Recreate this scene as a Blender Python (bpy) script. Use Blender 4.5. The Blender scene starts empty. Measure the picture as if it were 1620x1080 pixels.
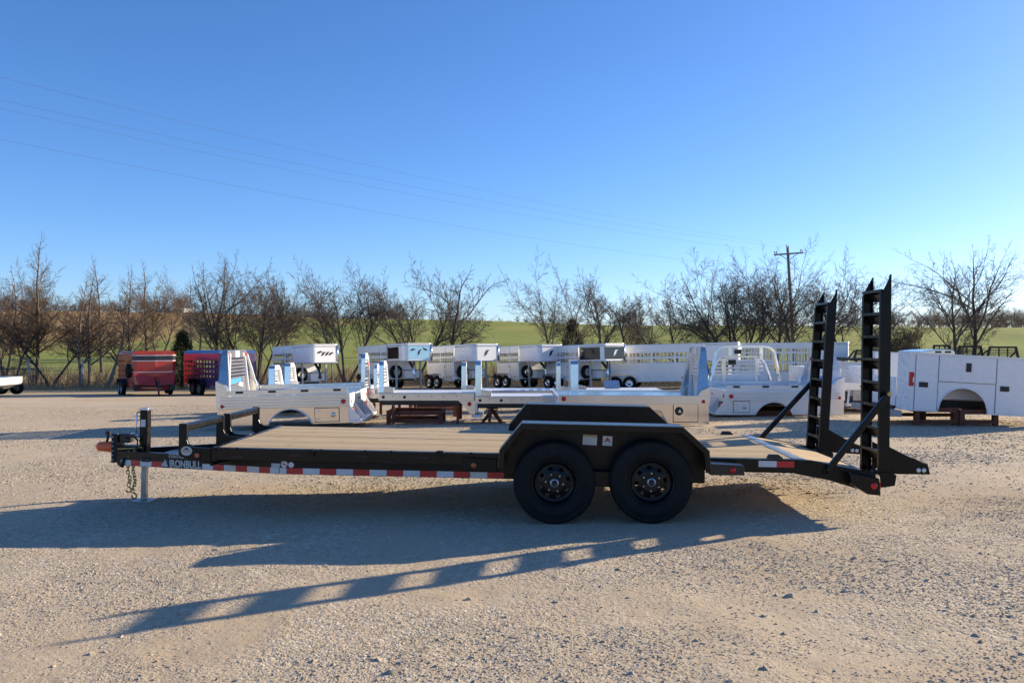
import bpy, bmesh, math, random
import numpy as np
from mathutils import Vector, Matrix, Euler, noise

R = math.radians
scene = bpy.context.scene
col = scene.collection

# ------------------------------------------------------------------ camera
CAM_Z = 1.70
FPX = 1308.0                     # focal length in pixels of the 1620 px wide photograph
cam_d = bpy.data.cameras.new('camera')
cam_d.sensor_width = 36.0
cam_d.lens = FPX / 1620.0 * 36.0
cam_d.clip_start = 0.05
cam_d.clip_end = 4000.0
cam = bpy.data.objects.new('camera', cam_d)
col.objects.link(cam)
cam.location = (0, 0, CAM_Z)
cam.rotation_euler = (R(90), 0, 0)
scene.camera = cam

# ------------------------------------------------------------------ world, sun, exposure
SUN_ELEV = 18.8
SUN_AZ = 63.5                    # from +Y towards +X
SUN_VEC = Vector((math.sin(R(SUN_AZ)) * math.cos(R(SUN_ELEV)), math.cos(R(SUN_AZ)) * math.cos(R(SUN_ELEV)), math.sin(R(SUN_ELEV))))
world = bpy.data.worlds.new('World')
scene.world = world
world.use_nodes = True
wn = world.node_tree
wn.nodes.clear()
w_out = wn.nodes.new('ShaderNodeOutputWorld')
w_bg = wn.nodes.new('ShaderNodeBackground')
w_sky = wn.nodes.new('ShaderNodeTexSky')
w_sky.sky_type = 'NISHITA'
w_sky.sun_disc = False
w_sky.sun_elevation = R(SUN_ELEV)
w_sky.sun_rotation = R(SUN_AZ)
w_sky.altitude = 2000.0
w_sky.air_density = 1.0
w_sky.dust_density = 2.2
w_sky.ozone_density = 3.0
w_bg.inputs['Strength'].default_value = 0.105
# an even colour grade over the whole sky: clear, blue winter air
w_gam = wn.nodes.new('ShaderNodeGamma'); w_gam.inputs['Gamma'].default_value = 0.9
w_sat = wn.nodes.new('ShaderNodeHueSaturation'); w_sat.inputs['Saturation'].default_value = 1.2
w_tint = wn.nodes.new('ShaderNodeMix'); w_tint.data_type = 'RGBA'; w_tint.blend_type = 'MULTIPLY'
w_tint.inputs[0].default_value = 1.0; w_tint.inputs[7].default_value = (0.86, 0.965, 1.20, 1)
wn.links.new(w_sky.outputs[0], w_gam.inputs['Color'])
wn.links.new(w_gam.outputs[0], w_sat.inputs['Color'])
wn.links.new(w_sat.outputs[0], w_tint.inputs[6])
wn.links.new(w_tint.outputs[2], w_bg.inputs['Color'])
wn.links.new(w_bg.outputs[0], w_out.inputs['Surface'])

sun_d = bpy.data.lights.new('sun', 'SUN')
sun_d.energy = 5.0
sun_d.angle = R(0.53)
sun_d.color = (1.0, 0.84, 0.60)
sun = bpy.data.objects.new('sun', sun_d)
col.objects.link(sun)
sun.location = (40, 20, 30)
sun.rotation_euler = (-SUN_VEC).to_track_quat('-Z', 'Y').to_euler()

scene.view_settings.view_transform = 'Standard'
scene.view_settings.look = 'None'
scene.view_settings.exposure = 0.95
scene.view_settings.gamma = 1.0
scene.view_settings.use_curve_mapping = False
scene.render.engine = 'CYCLES'
scene.cycles.use_denoising = True
scene.cycles.max_bounces = 6
scene.cycles.diffuse_bounces = 3
scene.cycles.glossy_bounces = 3
scene.cycles.transmission_bounces = 4

# ------------------------------------------------------------------ helpers
def tag(o, label=None, cat=None, group=None, kind=None):
    if label: o['label'] = label
    if cat: o['category'] = cat
    if group: o['group'] = group
    if kind: o['kind'] = kind
    return o

def empty(name, loc=(0, 0, 0), rz=0.0, ry=0.0):
    o = bpy.data.objects.new(name, None)
    col.objects.link(o)
    o.empty_display_size = 0.2
    o.location = loc
    o.rotation_euler = (0, ry, rz)
    return o

class MB:
    """collects polygons and links them as one mesh object"""
    def __init__(s):
        s.v = []; s.f = []; s.sm = []
    def add(s, vs, fs, smooth=False):
        k = len(s.v)
        s.v.extend([tuple(v) for v in vs])
        s.f.extend([tuple(i + k for i in f) for f in fs])
        s.sm.extend([smooth] * len(fs))
        return s
    def box(s, x0, x1, y0, y1, z0, z1):
        vs = [(x, y, z) for z in (z0, z1) for y in (y0, y1) for x in (x0, x1)]
        return s.add(vs, [(0, 2, 3, 1), (4, 5, 7, 6), (0, 1, 5, 4), (2, 6, 7, 3), (0, 4, 6, 2), (1, 3, 7, 5)])
    def obox(s, c, size, m):
        c = Vector(c)
        vs = []
        for z in (-1, 1):
            for y in (-1, 1):
                for x in (-1, 1):
                    vs.append(c + m @ Vector((x * size[0] / 2, y * size[1] / 2, z * size[2] / 2)))
        return s.add(vs, [(0, 2, 3, 1), (4, 5, 7, 6), (0, 1, 5, 4), (2, 6, 7, 3), (0, 4, 6, 2), (1, 3, 7, 5)])
    def bar(s, p, q, w, h, up=(0, 0, 1)):
        """rectangular bar from p to q, w across and h along up"""
        p = Vector(p); q = Vector(q); d = (q - p); L = d.length; d.normalize()
        u = Vector(up); side = d.cross(u)
        if side.length < 1e-5: side = d.cross(Vector((1, 0, 0)))
        side.normalize(); u = side.cross(d).normalized()
        m = Matrix((d, side, u)).transposed()
        return s.obox((p + q) / 2, (L, w, h), m)
    def prism(s, pts, a0, a1, axis='y'):
        """2-D outline extruded along an axis; outline is (x,z) for y, (y,z) for x, (x,y) for z"""
        n = len(pts)
        def mk(p, a):
            if axis == 'y': return (p[0], a, p[1])
            if axis == 'x': return (a, p[0], p[1])
            return (p[0], p[1], a)
        vs = [mk(p, a0) for p in pts] + [mk(p, a1) for p in pts]
        fs = [tuple(range(n)), tuple(range(2 * n - 1, n - 1, -1))]
        for i in range(n):
            j = (i + 1) % n
            fs.append((i, i + n, j + n, j))
        return s.add(vs, fs)
    def plate_arch(s, x0, x1, z0, z1, cx, cz, r, y0, y1, n=20):
        """vertical plate with a wheel opening cut from its lower edge"""
        a0 = math.asin(max(-1, min(1, (z0 - cz) / r)))
        pts = [(cx - r * math.cos(a0 + (math.pi - 2 * a0) * i / n), cz + r * math.sin(a0 + (math.pi - 2 * a0) * i / n)) for i in range(n + 1)]
        top = [(p[0], z1) for p in pts]
        loops = []
        if pts[0][0] > x0 + 1e-4: loops.append([(x0, z0), pts[0], top[0], (x0, z1)])
        for i in range(n): loops.append([pts[i], pts[i + 1], top[i + 1], top[i]])
        if pts[-1][0] < x1 - 1e-4: loops.append([pts[-1], (x1, z0), (x1, z1), top[-1]])
        for lp in loops: s.prism(lp, y0, y1)
        return s
    def tube(s, pts, rad, n=8, caps=True, smooth=True):
        pts = [Vector(p) for p in pts]
        if not hasattr(rad, '__len__'): rad = [rad] * len(pts)
        vs = []; fs = []
        prev = None
        for i, p in enumerate(pts):
            d = (pts[min(i + 1, len(pts) - 1)] - pts[max(i - 1, 0)]).normalized()
            if prev is None:
                ref = Vector((0, 0, 1)) if abs(d.z) < 0.9 else Vector((1, 0, 0))
                a = d.cross(ref).normalized()
            else:
                a = (prev - d * prev.dot(d)).normalized()
            prev = a
            b = d.cross(a)
            for k in range(n):
                t = 2 * math.pi * k / n
                vs.append(p + (a * math.cos(t) + b * math.sin(t)) * rad[i])
        for i in range(len(pts) - 1):
            for k in range(n):
                k2 = (k + 1) % n
                fs.append((i * n + k, i * n + k2, (i + 1) * n + k2, (i + 1) * n + k))
        s.add(vs, fs, smooth)
        if caps:
            m = len(pts) - 1
            k0 = len(s.v) - len(vs)
            s.f.append(tuple(k0 + k for k in reversed(range(n)))); s.sm.append(False)
            s.f.append(tuple(k0 + m * n + k for k in range(n))); s.sm.append(False)
        return s
    def cyl(s, p, q, r, n=16, smooth=True):
        return s.tube([p, q], r, n, True, smooth)
    def lathe(s, prof, c, n=48, axis='y', skip=None, smooth=True, closed=False):
        """profile of (radius, offset along axis) turned around an axis through c"""
        vs = []; fs = []
        m = len(prof)
        for i, (r, a) in enumerate(prof):
            for k in range(n):
                t = 2 * math.pi * k / n
                u, w = r * math.cos(t), r * math.sin(t)
                if axis == 'y': vs.append((c[0] + u, c[1] + a, c[2] + w))
                elif axis == 'x': vs.append((c[0] + a, c[1] + u, c[2] + w))
                else: vs.append((c[0] + u, c[1] + w, c[2] + a))
        for i in range(m if closed else m - 1):
            i2 = (i + 1) % m
            for k in range(n):
                if skip and skip(i, k): continue
                k2 = (k + 1) % n
                fs.append((i * n + k, i * n + k2, i2 * n + k2, i2 * n + k))
        return s.add(vs, fs, smooth)
    def mesh(s, name, recalc=True):
        me = bpy.data.meshes.new(name)
        me.from_pydata(s.v, [], s.f)
        if any(s.sm):
            me.polygons.foreach_set('use_smooth', s.sm)
        if recalc:
            bm = bmesh.new(); bm.from_mesh(me)
            bmesh.ops.recalc_face_normals(bm, faces=bm.faces)
            bm.to_mesh(me); bm.free()
        me.update()
        return me
    def build(s, name, mat, parent=None, bevel=0.0, recalc=True, loc=None, label=None):
        me = s.mesh(name, recalc)
        me.materials.append(mat)
        o = bpy.data.objects.new(name, me)
        col.objects.link(o)
        if parent: o.parent = parent
        if loc: o.location = loc
        if bevel:
            b = o.modifiers.new('bevel', 'BEVEL')
            b.width = bevel; b.segments = 2; b.limit_method = 'ANGLE'; b.angle_limit = R(40)
            b.harden_normals = False
        if label: o['label'] = label
        return o

def share(o, parent, loc=(0, 0, 0), rot=(0, 0, 0), name=None):
    """another object on the same mesh"""
    c = o.copy()
    if name: c.name = name
    col.objects.link(c)
    c.parent = parent
    c.location = loc
    c.rotation_euler = rot
    return c

def copy_tree(o, parent=None):
    c = o.copy(); col.objects.link(c); c.parent = parent
    for ch in o.children: copy_tree(ch, c)
    return c

# ------------------------------------------------------------------ materials
def nt(name):
    m = bpy.data.materials.new(name)
    m.use_nodes = True
    n = m.node_tree
    p = n.nodes['Principled BSDF']
    return m, n, p

def link(n, a, b): n.links.new(a, b)

def ramp(n, fac, stops):
    r = n.nodes.new('ShaderNodeValToRGB')
    e = r.color_ramp.elements
    while len(e) < len(stops): e.new(0.5)
    for el, (p, c) in zip(e, stops):
        el.position = p
        el.color = (*c, 1) if len(c) == 3 else c
    link(n, fac, r.inputs['Fac'])
    return r.outputs['Color']

def noise_tex(n, scale, detail=4, rough=0.55, coord=None, dist=0.0):
    t = n.nodes.new('ShaderNodeTexNoise')
    t.inputs['Scale'].default_value = scale
    t.inputs['Detail'].default_value = detail
    t.inputs['Roughness'].default_value = rough
    t.inputs['Distortion'].default_value = dist
    if coord is not None: link(n, coord, t.inputs['Vector'])
    return t.outputs['Fac']

def mix(n, fac, a, b, mode='MIX'):
    x = n.nodes.new('ShaderNodeMix')
    x.data_type = 'RGBA'; x.blend_type = mode
    if isinstance(fac, (int, float)): x.inputs[0].default_value = fac
    else: link(n, fac, x.inputs[0])
    for s, v in ((6, a), (7, b)):
        if isinstance(v, tuple): x.inputs[s].default_value = (*v, 1) if len(v) == 3 else v
        else: link(n, v, x.inputs[s])
    return x.outputs[2]

def math_n(n, op, a, b=None, c=None, clamp=False):
    x = n.nodes.new('ShaderNodeMath'); x.operation = op; x.use_clamp = clamp
    for i, v in enumerate((a, b, c)):
        if v is None: continue
        if isinstance(v, (int, float)): x.inputs[i].default_value = v
        else: link(n, v, x.inputs[i])
    return x.outputs[0]

def obj_coord(n):
    t = n.nodes.new('ShaderNodeTexCoord'); return t.outputs['Object']

def pos_coord(n):
    t = n.nodes.new('ShaderNodeNewGeometry'); return t.outputs['Position']

def mapping(n, v, scale=(1, 1, 1), rot=(0, 0, 0)):
    m = n.nodes.new('ShaderNodeMapping')
    m.inputs['Scale'].default_value = scale
    m.inputs['Rotation'].default_value = rot
    link(n, v, m.inputs['Vector'])
    return m.outputs[0]

def bump(n, p, h, strength=0.3, dist=0.01):
    b = n.nodes.new('ShaderNodeBump')
    b.inputs['Strength'].default_value = strength
    b.inputs['Distance'].default_value = dist
    link(n, h, b.inputs['Height'])
    link(n, b.outputs[0], p.inputs['Normal'])

def paint(name, c, rough=0.4, metal=0.0, var=0.12, scale=3.0, dirt=None, dirt_amt=0.25, bump_s=0.0, bump_scale=60, spec=0.5, rvar=0.15, coat=0.0):
    m, n, p = nt(name)
    co = obj_coord(n)
    f = noise_tex(n, scale, 5, 0.6, co)
    lo = tuple(max(0, x * (1 - var)) for x in c); hi = tuple(min(1, x * (1 + var)) for x in c)
    cc = ramp(n, f, [(0.3, lo), (0.7, hi)])
    if dirt:
        g = noise_tex(n, scale * 2.3, 8, 0.7, co, 0.4)
        gf = n.nodes.new('ShaderNodeMapRange'); link(n, g, gf.inputs[0])
        gf.inputs[1].default_value = 0.45; gf.inputs[2].default_value = 0.8
        gf.inputs[3].default_value = 0.0; gf.inputs[4].default_value = dirt_amt
        cc = mix(n, gf.outputs[0], cc, dirt)
    link(n, cc, p.inputs['Base Color'])
    rr = n.nodes.new('ShaderNodeMapRange'); link(n, noise_tex(n, scale * 4, 6, 0.65, co), rr.inputs[0])
    rr.inputs[1].default_value = 0.25; rr.inputs[2].default_value = 0.75
    rr.inputs[3].default_value = max(0.02, rough - rvar); rr.inputs[4].default_value = min(1, rough + rvar)
    link(n, rr.outputs[0], p.inputs['Roughness'])
    p.inputs['Metallic'].default_value = metal
    p.inputs['Specular IOR Level'].default_value = spec
    p.inputs['Coat Weight'].default_value = coat
    if bump_s: bump(n, p, noise_tex(n, bump_scale, 4, 0.6, co), bump_s, 0.004)
    return m

M = {}
M['black'] = paint('black_powder_coat', (0.0055, 0.005, 0.0045), 0.34, 0, 0.25, 2.5, (0.05, 0.042, 0.03), 0.07, 0.06, 90, 0.24)
M['black_gloss'] = paint('black_gloss_paint', (0.005, 0.005, 0.005), 0.25, 0, 0.2, 3, (0.045, 0.038, 0.03), 0.07, 0, 60, 0.28)
M['rubber'] = paint('tyre_rubber', (0.0085, 0.0085, 0.009), 0.70, 0, 0.3, 6, (0.07, 0.06, 0.05), 0.12, 0.25, 120, 0.22)
M['rim'] = paint('black_wheel_paint', (0.004, 0.004, 0.0045), 0.34, 0, 0.2, 8, None, 0, 0, 60, 0.3)
M['chrome'] = paint('zinc_bright', (0.62, 0.63, 0.64), 0.28, 1.0, 0.1, 10)
M['zinc'] = paint('zinc_dull', (0.42, 0.43, 0.42), 0.45, 1.0, 0.2, 9, (0.18, 0.16, 0.13), 0.3)
M['brass'] = paint('chain_yellow_zinc', (0.50, 0.36, 0.12), 0.4, 0.9, 0.3, 30, (0.05, 0.04, 0.03), 0.4)
M['tape_red'] = paint('reflective_red', (0.55, 0.022, 0.016), 0.42, 0, 0.08, 12, (0.25, 0.12, 0.09), 0.15)
M['tape_white'] = paint('reflective_white', (0.62, 0.62, 0.60), 0.42, 0, 0.06, 12, (0.35, 0.31, 0.26), 0.2)
M['amber'] = paint('amber_lens', (0.62, 0.16, 0.02), 0.18, 0, 0.05, 10)
M['red_lens'] = paint('red_lens', (0.50, 0.012, 0.014), 0.16, 0, 0.08, 10)
M['clear_lens'] = paint('clear_lens', (0.62, 0.64, 0.66), 0.12, 0, 0.05, 10)
M['orange'] = paint('orange_plastic_cover', (0.82, 0.135, 0.035), 0.5, 0, 0.14, 8, (0.3, 0.1, 0.05), 0.2)
M['alu'] = paint('mill_aluminium', (0.72, 0.70, 0.67), 0.24, 0.93, 0.06, 2.2, (0.50, 0.47, 0.43), 0.12, 0, 40, 0.5, 0.03)
M['alu_bright'] = paint('bright_aluminium', (0.78, 0.78, 0.78), 0.16, 0.95, 0.03, 2.0, (0.6, 0.58, 0.55), 0.10, 0, 30, 0.5, 0.03)
M['alu_pale'] = paint('pale_aluminium', (0.80, 0.80, 0.79), 0.42, 0.35, 0.04, 2.0, (0.55, 0.53, 0.5), 0.15, 0, 30, 0.5, 0.06)
M['alu_skirt'] = paint('polished_aluminium_sheet', (0.74, 0.70, 0.655), 0.15, 0.95, 0.05, 1.2, (0.55, 0.5, 0.45), 0.08, 0, 40, 0.5, 0.03)
M['white'] = paint('white_enamel', (0.82, 0.82, 0.82), 0.28, 0, 0.02, 2.0, (0.6, 0.57, 0.52), 0.04, 0.0, 30, 0.5, 0.08, 0.3)
M['black_plastic'] = paint('black_plastic', (0.012, 0.012, 0.013), 0.45, 0, 0.2, 10)
M['rust'] = paint('rusty_steel', (0.145, 0.045, 0.022), 0.75, 0, 0.4, 6, (0.05, 0.02, 0.012), 0.5, 0.3, 60)
M['red_paint'] = paint('red_trailer_paint', (0.42, 0.028, 0.016), 0.32, 0, 0.1, 1.5, (0.25, 0.08, 0.05), 0.2, 0.02, 20, 0.5, 0.1, 0.4)
M['blue_paint'] = paint('violet_blue_trailer_paint', (0.075, 0.045, 0.13), 0.3, 0, 0.25, 1.2, (0.2, 0.12, 0.12), 0.2, 0.02, 20, 0.5, 0.1, 0.4)
M['dark_band'] = paint('dark_stripe_paint', (0.02, 0.022, 0.03), 0.3, 0, 0.1, 4)
M['smoke_glass'] = paint('dark_window_glass', (0.008, 0.009, 0.011), 0.07, 0, 0.1, 4, None, 0, 0, 10, 0.6, 0.03)
M['blue_film'] = paint('blue_protective_film', (0.06, 0.27, 0.75), 0.35, 0, 0.08, 20)
M['sticker'] = paint('white_sticker', (0.66, 0.65, 0.62), 0.5, 0, 0.05, 40)
M['sticker_grey'] = paint('grey_decal', (0.48, 0.48, 0.47), 0.5, 0, 0.08, 40)
M['sticker_tan'] = paint('tan_sticker', (0.45, 0.33, 0.2), 0.5, 0, 0.08, 40)
M['dark_steel'] = paint('dark_primer_steel', (0.03, 0.027, 0.026), 0.6, 0, 0.3, 5, (0.12, 0.07, 0.05), 0.3)
M['pole_wood'] = paint('weathered_pole_wood', (0.24, 0.20, 0.155), 0.85, 0, 0.3, 3, (0.05, 0.04, 0.03), 0.4, 0.4, 30)
M['galv'] = paint('galvanised_steel', (0.38, 0.39, 0.40), 0.5, 0.8, 0.15, 6)
M['insulator'] = paint('porcelain_grey', (0.4, 0.4, 0.4), 0.3, 0, 0.1, 6)
M['wire'] = paint('line_wire', (0.16, 0.17, 0.18), 0.6, 0.2, 0.1, 6)

def tread_plate():
    m, n, p = nt('black_tread_plate')
    co = obj_coord(n)
    a = mapping(n, co, (55, 55, 55), (0, 0, R(45)))
    t = n.nodes.new('ShaderNodeTexChecker'); t.inputs['Scale'].default_value = 1.0
    link(n, a, t.inputs['Vector'])
    w = n.nodes.new('ShaderNodeTexVoronoi'); w.feature = 'F1'; w.distance = 'MANHATTAN'
    w.inputs['Scale'].default_value = 38; w.inputs['Randomness'].default_value = 0.0
    link(n, mapping(n, co, (1, 1, 1), (0, 0, R(45))), w.inputs['Vector'])
    p.inputs['Base Color'].default_value = (0.016, 0.016, 0.017, 1)
    p.inputs['Roughness'].default_value = 0.3
    bump(n, p, ramp(n, w.outputs['Distance'], [(0.25, (1, 1, 1)), (0.45, (0, 0, 0))]), 0.8, 0.004)
    return m
M['tread'] = tread_plate()

def wood(name, c0, c1, c2):
    m, n, p = nt(name)
    co = obj_coord(n)
    oi = n.nodes.new('ShaderNodeObjectInfo')
    off = n.nodes.new('ShaderNodeVectorMath'); off.operation = 'ADD'
    cmb = n.nodes.new('ShaderNodeCombineXYZ')
    sc = math_n(n, 'MULTIPLY', oi.outputs['Random'], 37.0)
    for i in range(3): link(n, sc, cmb.inputs[i])
    link(n, co, off.inputs[0]); link(n, cmb.outputs[0], off.inputs[1])
    v = off.outputs[0]
    g = noise_tex(n, 1.0, 9, 0.68, mapping(n, v, (2.0, 55, 30)), 1.2)
    cc = ramp(n, g, [(0.28, c0), (0.5, c1), (0.72, c2)])
    kn = n.nodes.new('ShaderNodeTexVoronoi'); kn.inputs['Scale'].default_value = 1.0
    link(n, mapping(n, v, (2.4, 9, 5)), kn.inputs['Vector'])
    kf = ramp(n, kn.outputs['Distance'], [(0.05, (1, 1, 1)), (0.14, (0, 0, 0))])
    cc = mix(n, kf, cc, (0.16, 0.085, 0.04))
    big = noise_tex(n, 0.9, 4, 0.6, v)
    cc = mix(n, ramp(n, big, [(0.35, (0, 0, 0)), (0.75, (0.5, 0.5, 0.5))]), cc, (0.40, 0.33, 0.25))
    tone = n.nodes.new('ShaderNodeHueSaturation')
    tv = n.nodes.new('ShaderNodeMapRange'); link(n, oi.outputs['Random'], tv.inputs[0])
    tv.inputs[3].default_value = 0.88; tv.inputs[4].default_value = 1.08
    link(n, tv.outputs[0], tone.inputs['Value']); link(n, cc, tone.inputs['Color'])
    link(n, tone.outputs[0], p.inputs['Base Color'])
    p.inputs['Roughness'].default_value = 0.75
    p.inputs['Specular IOR Level'].default_value = 0.25
    bump(n, p, g, 0.35, 0.004)
    return m
M['plank'] = wood('pressure_treated_pine', (0.30, 0.195, 0.095), (0.50, 0.375, 0.215), (0.60, 0.48, 0.30))

def bark(name, c0, c1):
    m, n, p = nt(name)
    v = pos_coord(n)
    g = noise_tex(n, 3.0, 6, 0.65, v)
    link(n, ramp(n, g, [(0.3, c0), (0.7, c1)]), p.inputs['Base Color'])
    p.inputs['Roughness'].default_value = 0.9
    p.inputs['Specular IOR Level'].default_value = 0.15
    return m
M['bark'] = bark('grey_brown_bark', (0.055, 0.045, 0.036), (0.14, 0.115, 0.09))
M['bark_dark'] = bark('dark_bark', (0.035, 0.028, 0.024), (0.095, 0.078, 0.062))
M['bark_pale'] = bark('pale_bark', (0.15, 0.12, 0.092), (0.30, 0.25, 0.20))
M['twig_brown'] = bark('brown_twigs', (0.10, 0.070, 0.050), (0.20, 0.145, 0.105))
M['twig_grey'] = bark('grey_twigs', (0.085, 0.07, 0.058), (0.17, 0.145, 0.12))
M['cedar'] = bark('cedar_needles', (0.012, 0.022, 0.010), (0.045, 0.062, 0.026))
M['dry_grass'] = bark('dry_grass_blades', (0.22, 0.15, 0.07), (0.42, 0.31, 0.17))
M['far_wood'] = bark('far_wood_twigs', (0.10, 0.075, 0.065), (0.17, 0.13, 0.115))

def gravel_mat():
    m, n, p = nt('limestone_gravel')
    v = pos_coord(n)
    def voro(scale, rand=1.0):
        t = n.nodes.new('ShaderNodeTexVoronoi'); t.inputs['Scale'].default_value = scale
        t.inputs['Randomness'].default_value = rand
        link(n, v, t.inputs['Vector']); return t
    v1 = voro(26); v2 = voro(70); v3 = voro(170)
    patch = noise_tex(n, 0.42, 6, 0.62, v, 0.6)
    patch2 = noise_tex(n, 0.20, 5, 0.62, v, 0.3)
    mid = noise_tex(n, 2.6, 6, 0.68, v, 0.3)
    fine = noise_tex(n, 30, 6, 0.72, v)
    # packed, dusty limestone fines: beige to pale grey with tan stains
    dust = ramp(n, patch2, [(0.30, (0.451, 0.330, 0.202)), (0.48, (0.538, 0.432, 0.297)), (0.70, (0.614, 0.525, 0.391))])
    dust = mix(n, ramp(n, mid, [(0.35, (0, 0, 0)), (0.75, (0.5, 0.5, 0.5))]), dust, (0.432, 0.321, 0.202))
    dust = mix(n, ramp(n, fine, [(0.3, (0, 0, 0)), (0.75, (0.4, 0.4, 0.4))]), dust, (0.346, 0.265, 0.172))
    def grey(t):
        q = n.nodes.new('ShaderNodeSeparateColor'); link(n, t.outputs['Color'], q.inputs[0]); return q.outputs[0]
    st1 = ramp(n, grey(v2), [(0.0, (0.269, 0.209, 0.142)), (0.35, (0.451, 0.372, 0.271)), (0.75, (0.557, 0.479, 0.370)), (1.0, (0.730, 0.651, 0.525))])
    st2 = ramp(n, grey(v1), [(0.0, (0.288, 0.219, 0.142)), (0.35, (0.442, 0.358, 0.254)), (0.8, (0.557, 0.479, 0.370)), (1.0, (0.806, 0.725, 0.585))])
    st = mix(n, 0.5, st1, st2)
    loose = ramp(n, patch, [(0.42, (0.10, 0.10, 0.10)), (0.60, (0.80, 0.80, 0.80))])
    cc = mix(n, loose, dust, st)
    # dead grass and leaf litter along the far edge of the yard
    sp = n.nodes.new('ShaderNodeSeparateXYZ'); link(n, v, sp.inputs[0])
    wob = math_n(n, 'MULTIPLY_ADD', noise_tex(n, 0.25, 6, 0.7, v), 16.0, -8.0)
    yy = math_n(n, 'ADD', sp.outputs['Y'], wob)
    far = n.nodes.new('ShaderNodeMapRange'); link(n, yy, far.inputs[0])
    far.inputs[1].default_value = 36; far.inputs[2].default_value = 50
    lit = ramp(n, noise_tex(n, 1.4, 7, 0.7, v), [(0.3, (0.173, 0.126, 0.065)), (0.5, (0.346, 0.246, 0.129)), (0.68, (0.240, 0.219, 0.073))])
    cc = mix(n, math_n(n, 'MULTIPLY', far.outputs[0], 0.85), cc, lit)
    link(n, cc, p.inputs['Base Color'])
    p.inputs['Roughness'].default_value = 0.92
    p.inputs['Specular IOR Level'].default_value = 0.15
    h = math_n(n, 'MULTIPLY_ADD', v1.outputs['Distance'], -0.6, 0.6)
    h2 = math_n(n, 'MULTIPLY_ADD', v2.outputs['Distance'], -0.4, h)
    h3 = math_n(n, 'MULTIPLY_ADD', v3.outputs['Distance'], -0.15, h2)
    hs = n.nodes.new('ShaderNodeSeparateColor'); link(n, loose, hs.inputs[0])
    hm = math_n(n, 'MULTIPLY', h3, math_n(n, 'MULTIPLY_ADD', hs.outputs[0], 0.75, 0.10))
    hm = math_n(n, 'MULTIPLY_ADD', fine, 0.14, hm)
    hm = math_n(n, 'MULTIPLY_ADD', mid, 0.5, hm)
    bump(n, p, hm, 0.9, 0.020)
    return m
M['gravel'] = gravel_mat()

def stone_mat():
    m, n, p = nt('loose_limestone')
    oi = n.nodes.new('ShaderNodeObjectInfo')
    a = n.nodes.new('ShaderNodeAttribute'); a.attribute_type = 'INSTANCER'; a.attribute_name = 'tone'
    cc = ramp(n, a.outputs['Fac'], [(0.0, (0.230, 0.167, 0.107)), (0.4, (0.432, 0.349, 0.249)), (0.8, (0.576, 0.493, 0.378)), (1.0, (0.768, 0.693, 0.568))])
    v = obj_coord(n)
    cc = mix(n, noise_tex(n, 2.0, 5, 0.7, v), cc, (0.326, 0.279, 0.215))
    link(n, cc, p.inputs['Base Color'])
    p.inputs['Roughness'].default_value = 0.9
    p.inputs['Specular IOR Level'].default_value = 0.2
    return m
M['stone'] = stone_mat()

def field_mat():
    m, n, p = nt('winter_pasture')
    v = pos_coord(n)
    sp = n.nodes.new('ShaderNodeSeparateXYZ'); link(n, v, sp.inputs[0])
    a = noise_tex(n, 0.05, 7, 0.65, v, 0.4)
    b = noise_tex(n, 0.9, 6, 0.7, v)
    green = ramp(n, a, [(0.3, (0.199, 0.217, 0.061)), (0.5, (0.246, 0.283, 0.068)), (0.7, (0.360, 0.331, 0.113))])
    brown = ramp(n, b, [(0.3, (0.246, 0.142, 0.066)), (0.6, (0.454, 0.265, 0.123)), (0.8, (0.567, 0.388, 0.209))])
    # the left slope is brown bluestem, the middle and the right are grazed green
    e = math_n(n, 'MULTIPLY_ADD', math_n(n, 'MULTIPLY', sp.outputs['X'], 1.0), -0.035, -1.55)
    e = math_n(n, 'ADD', e, math_n(n, 'MULTIPLY_ADD', a, 3.2, -1.6))
    e = math_n(n, 'ADD', e, math_n(n, 'MULTIPLY', math_n(n, 'SUBTRACT', sp.outputs['Y'], 120), 0.012), None, True)
    near = n.nodes.new('ShaderNodeMapRange'); link(n, math_n(n, 'ADD', sp.outputs['Y'], math_n(n, 'MULTIPLY', b, 14)), near.inputs[0])
    near.inputs[1].default_value = 92; near.inputs[2].default_value = 64; near.inputs[3].default_value = 0; near.inputs[4].default_value = 0.8
    cc = mix(n, e, green, brown)
    cc = mix(n, near.outputs[0], cc, brown)
    cc = mix(n, math_n(n, 'MULTIPLY', b, 0.45), cc, (0.189, 0.199, 0.066))
    link(n, cc, p.inputs['Base Color'])
    p.inputs['Roughness'].default_value = 0.95
    p.inputs['Specular IOR Level'].default_value = 0.1
    bump(n, p, noise_tex(n, 6, 6, 0.7, v), 0.6, 0.15)
    return m
M['field'] = field_mat()

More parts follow.
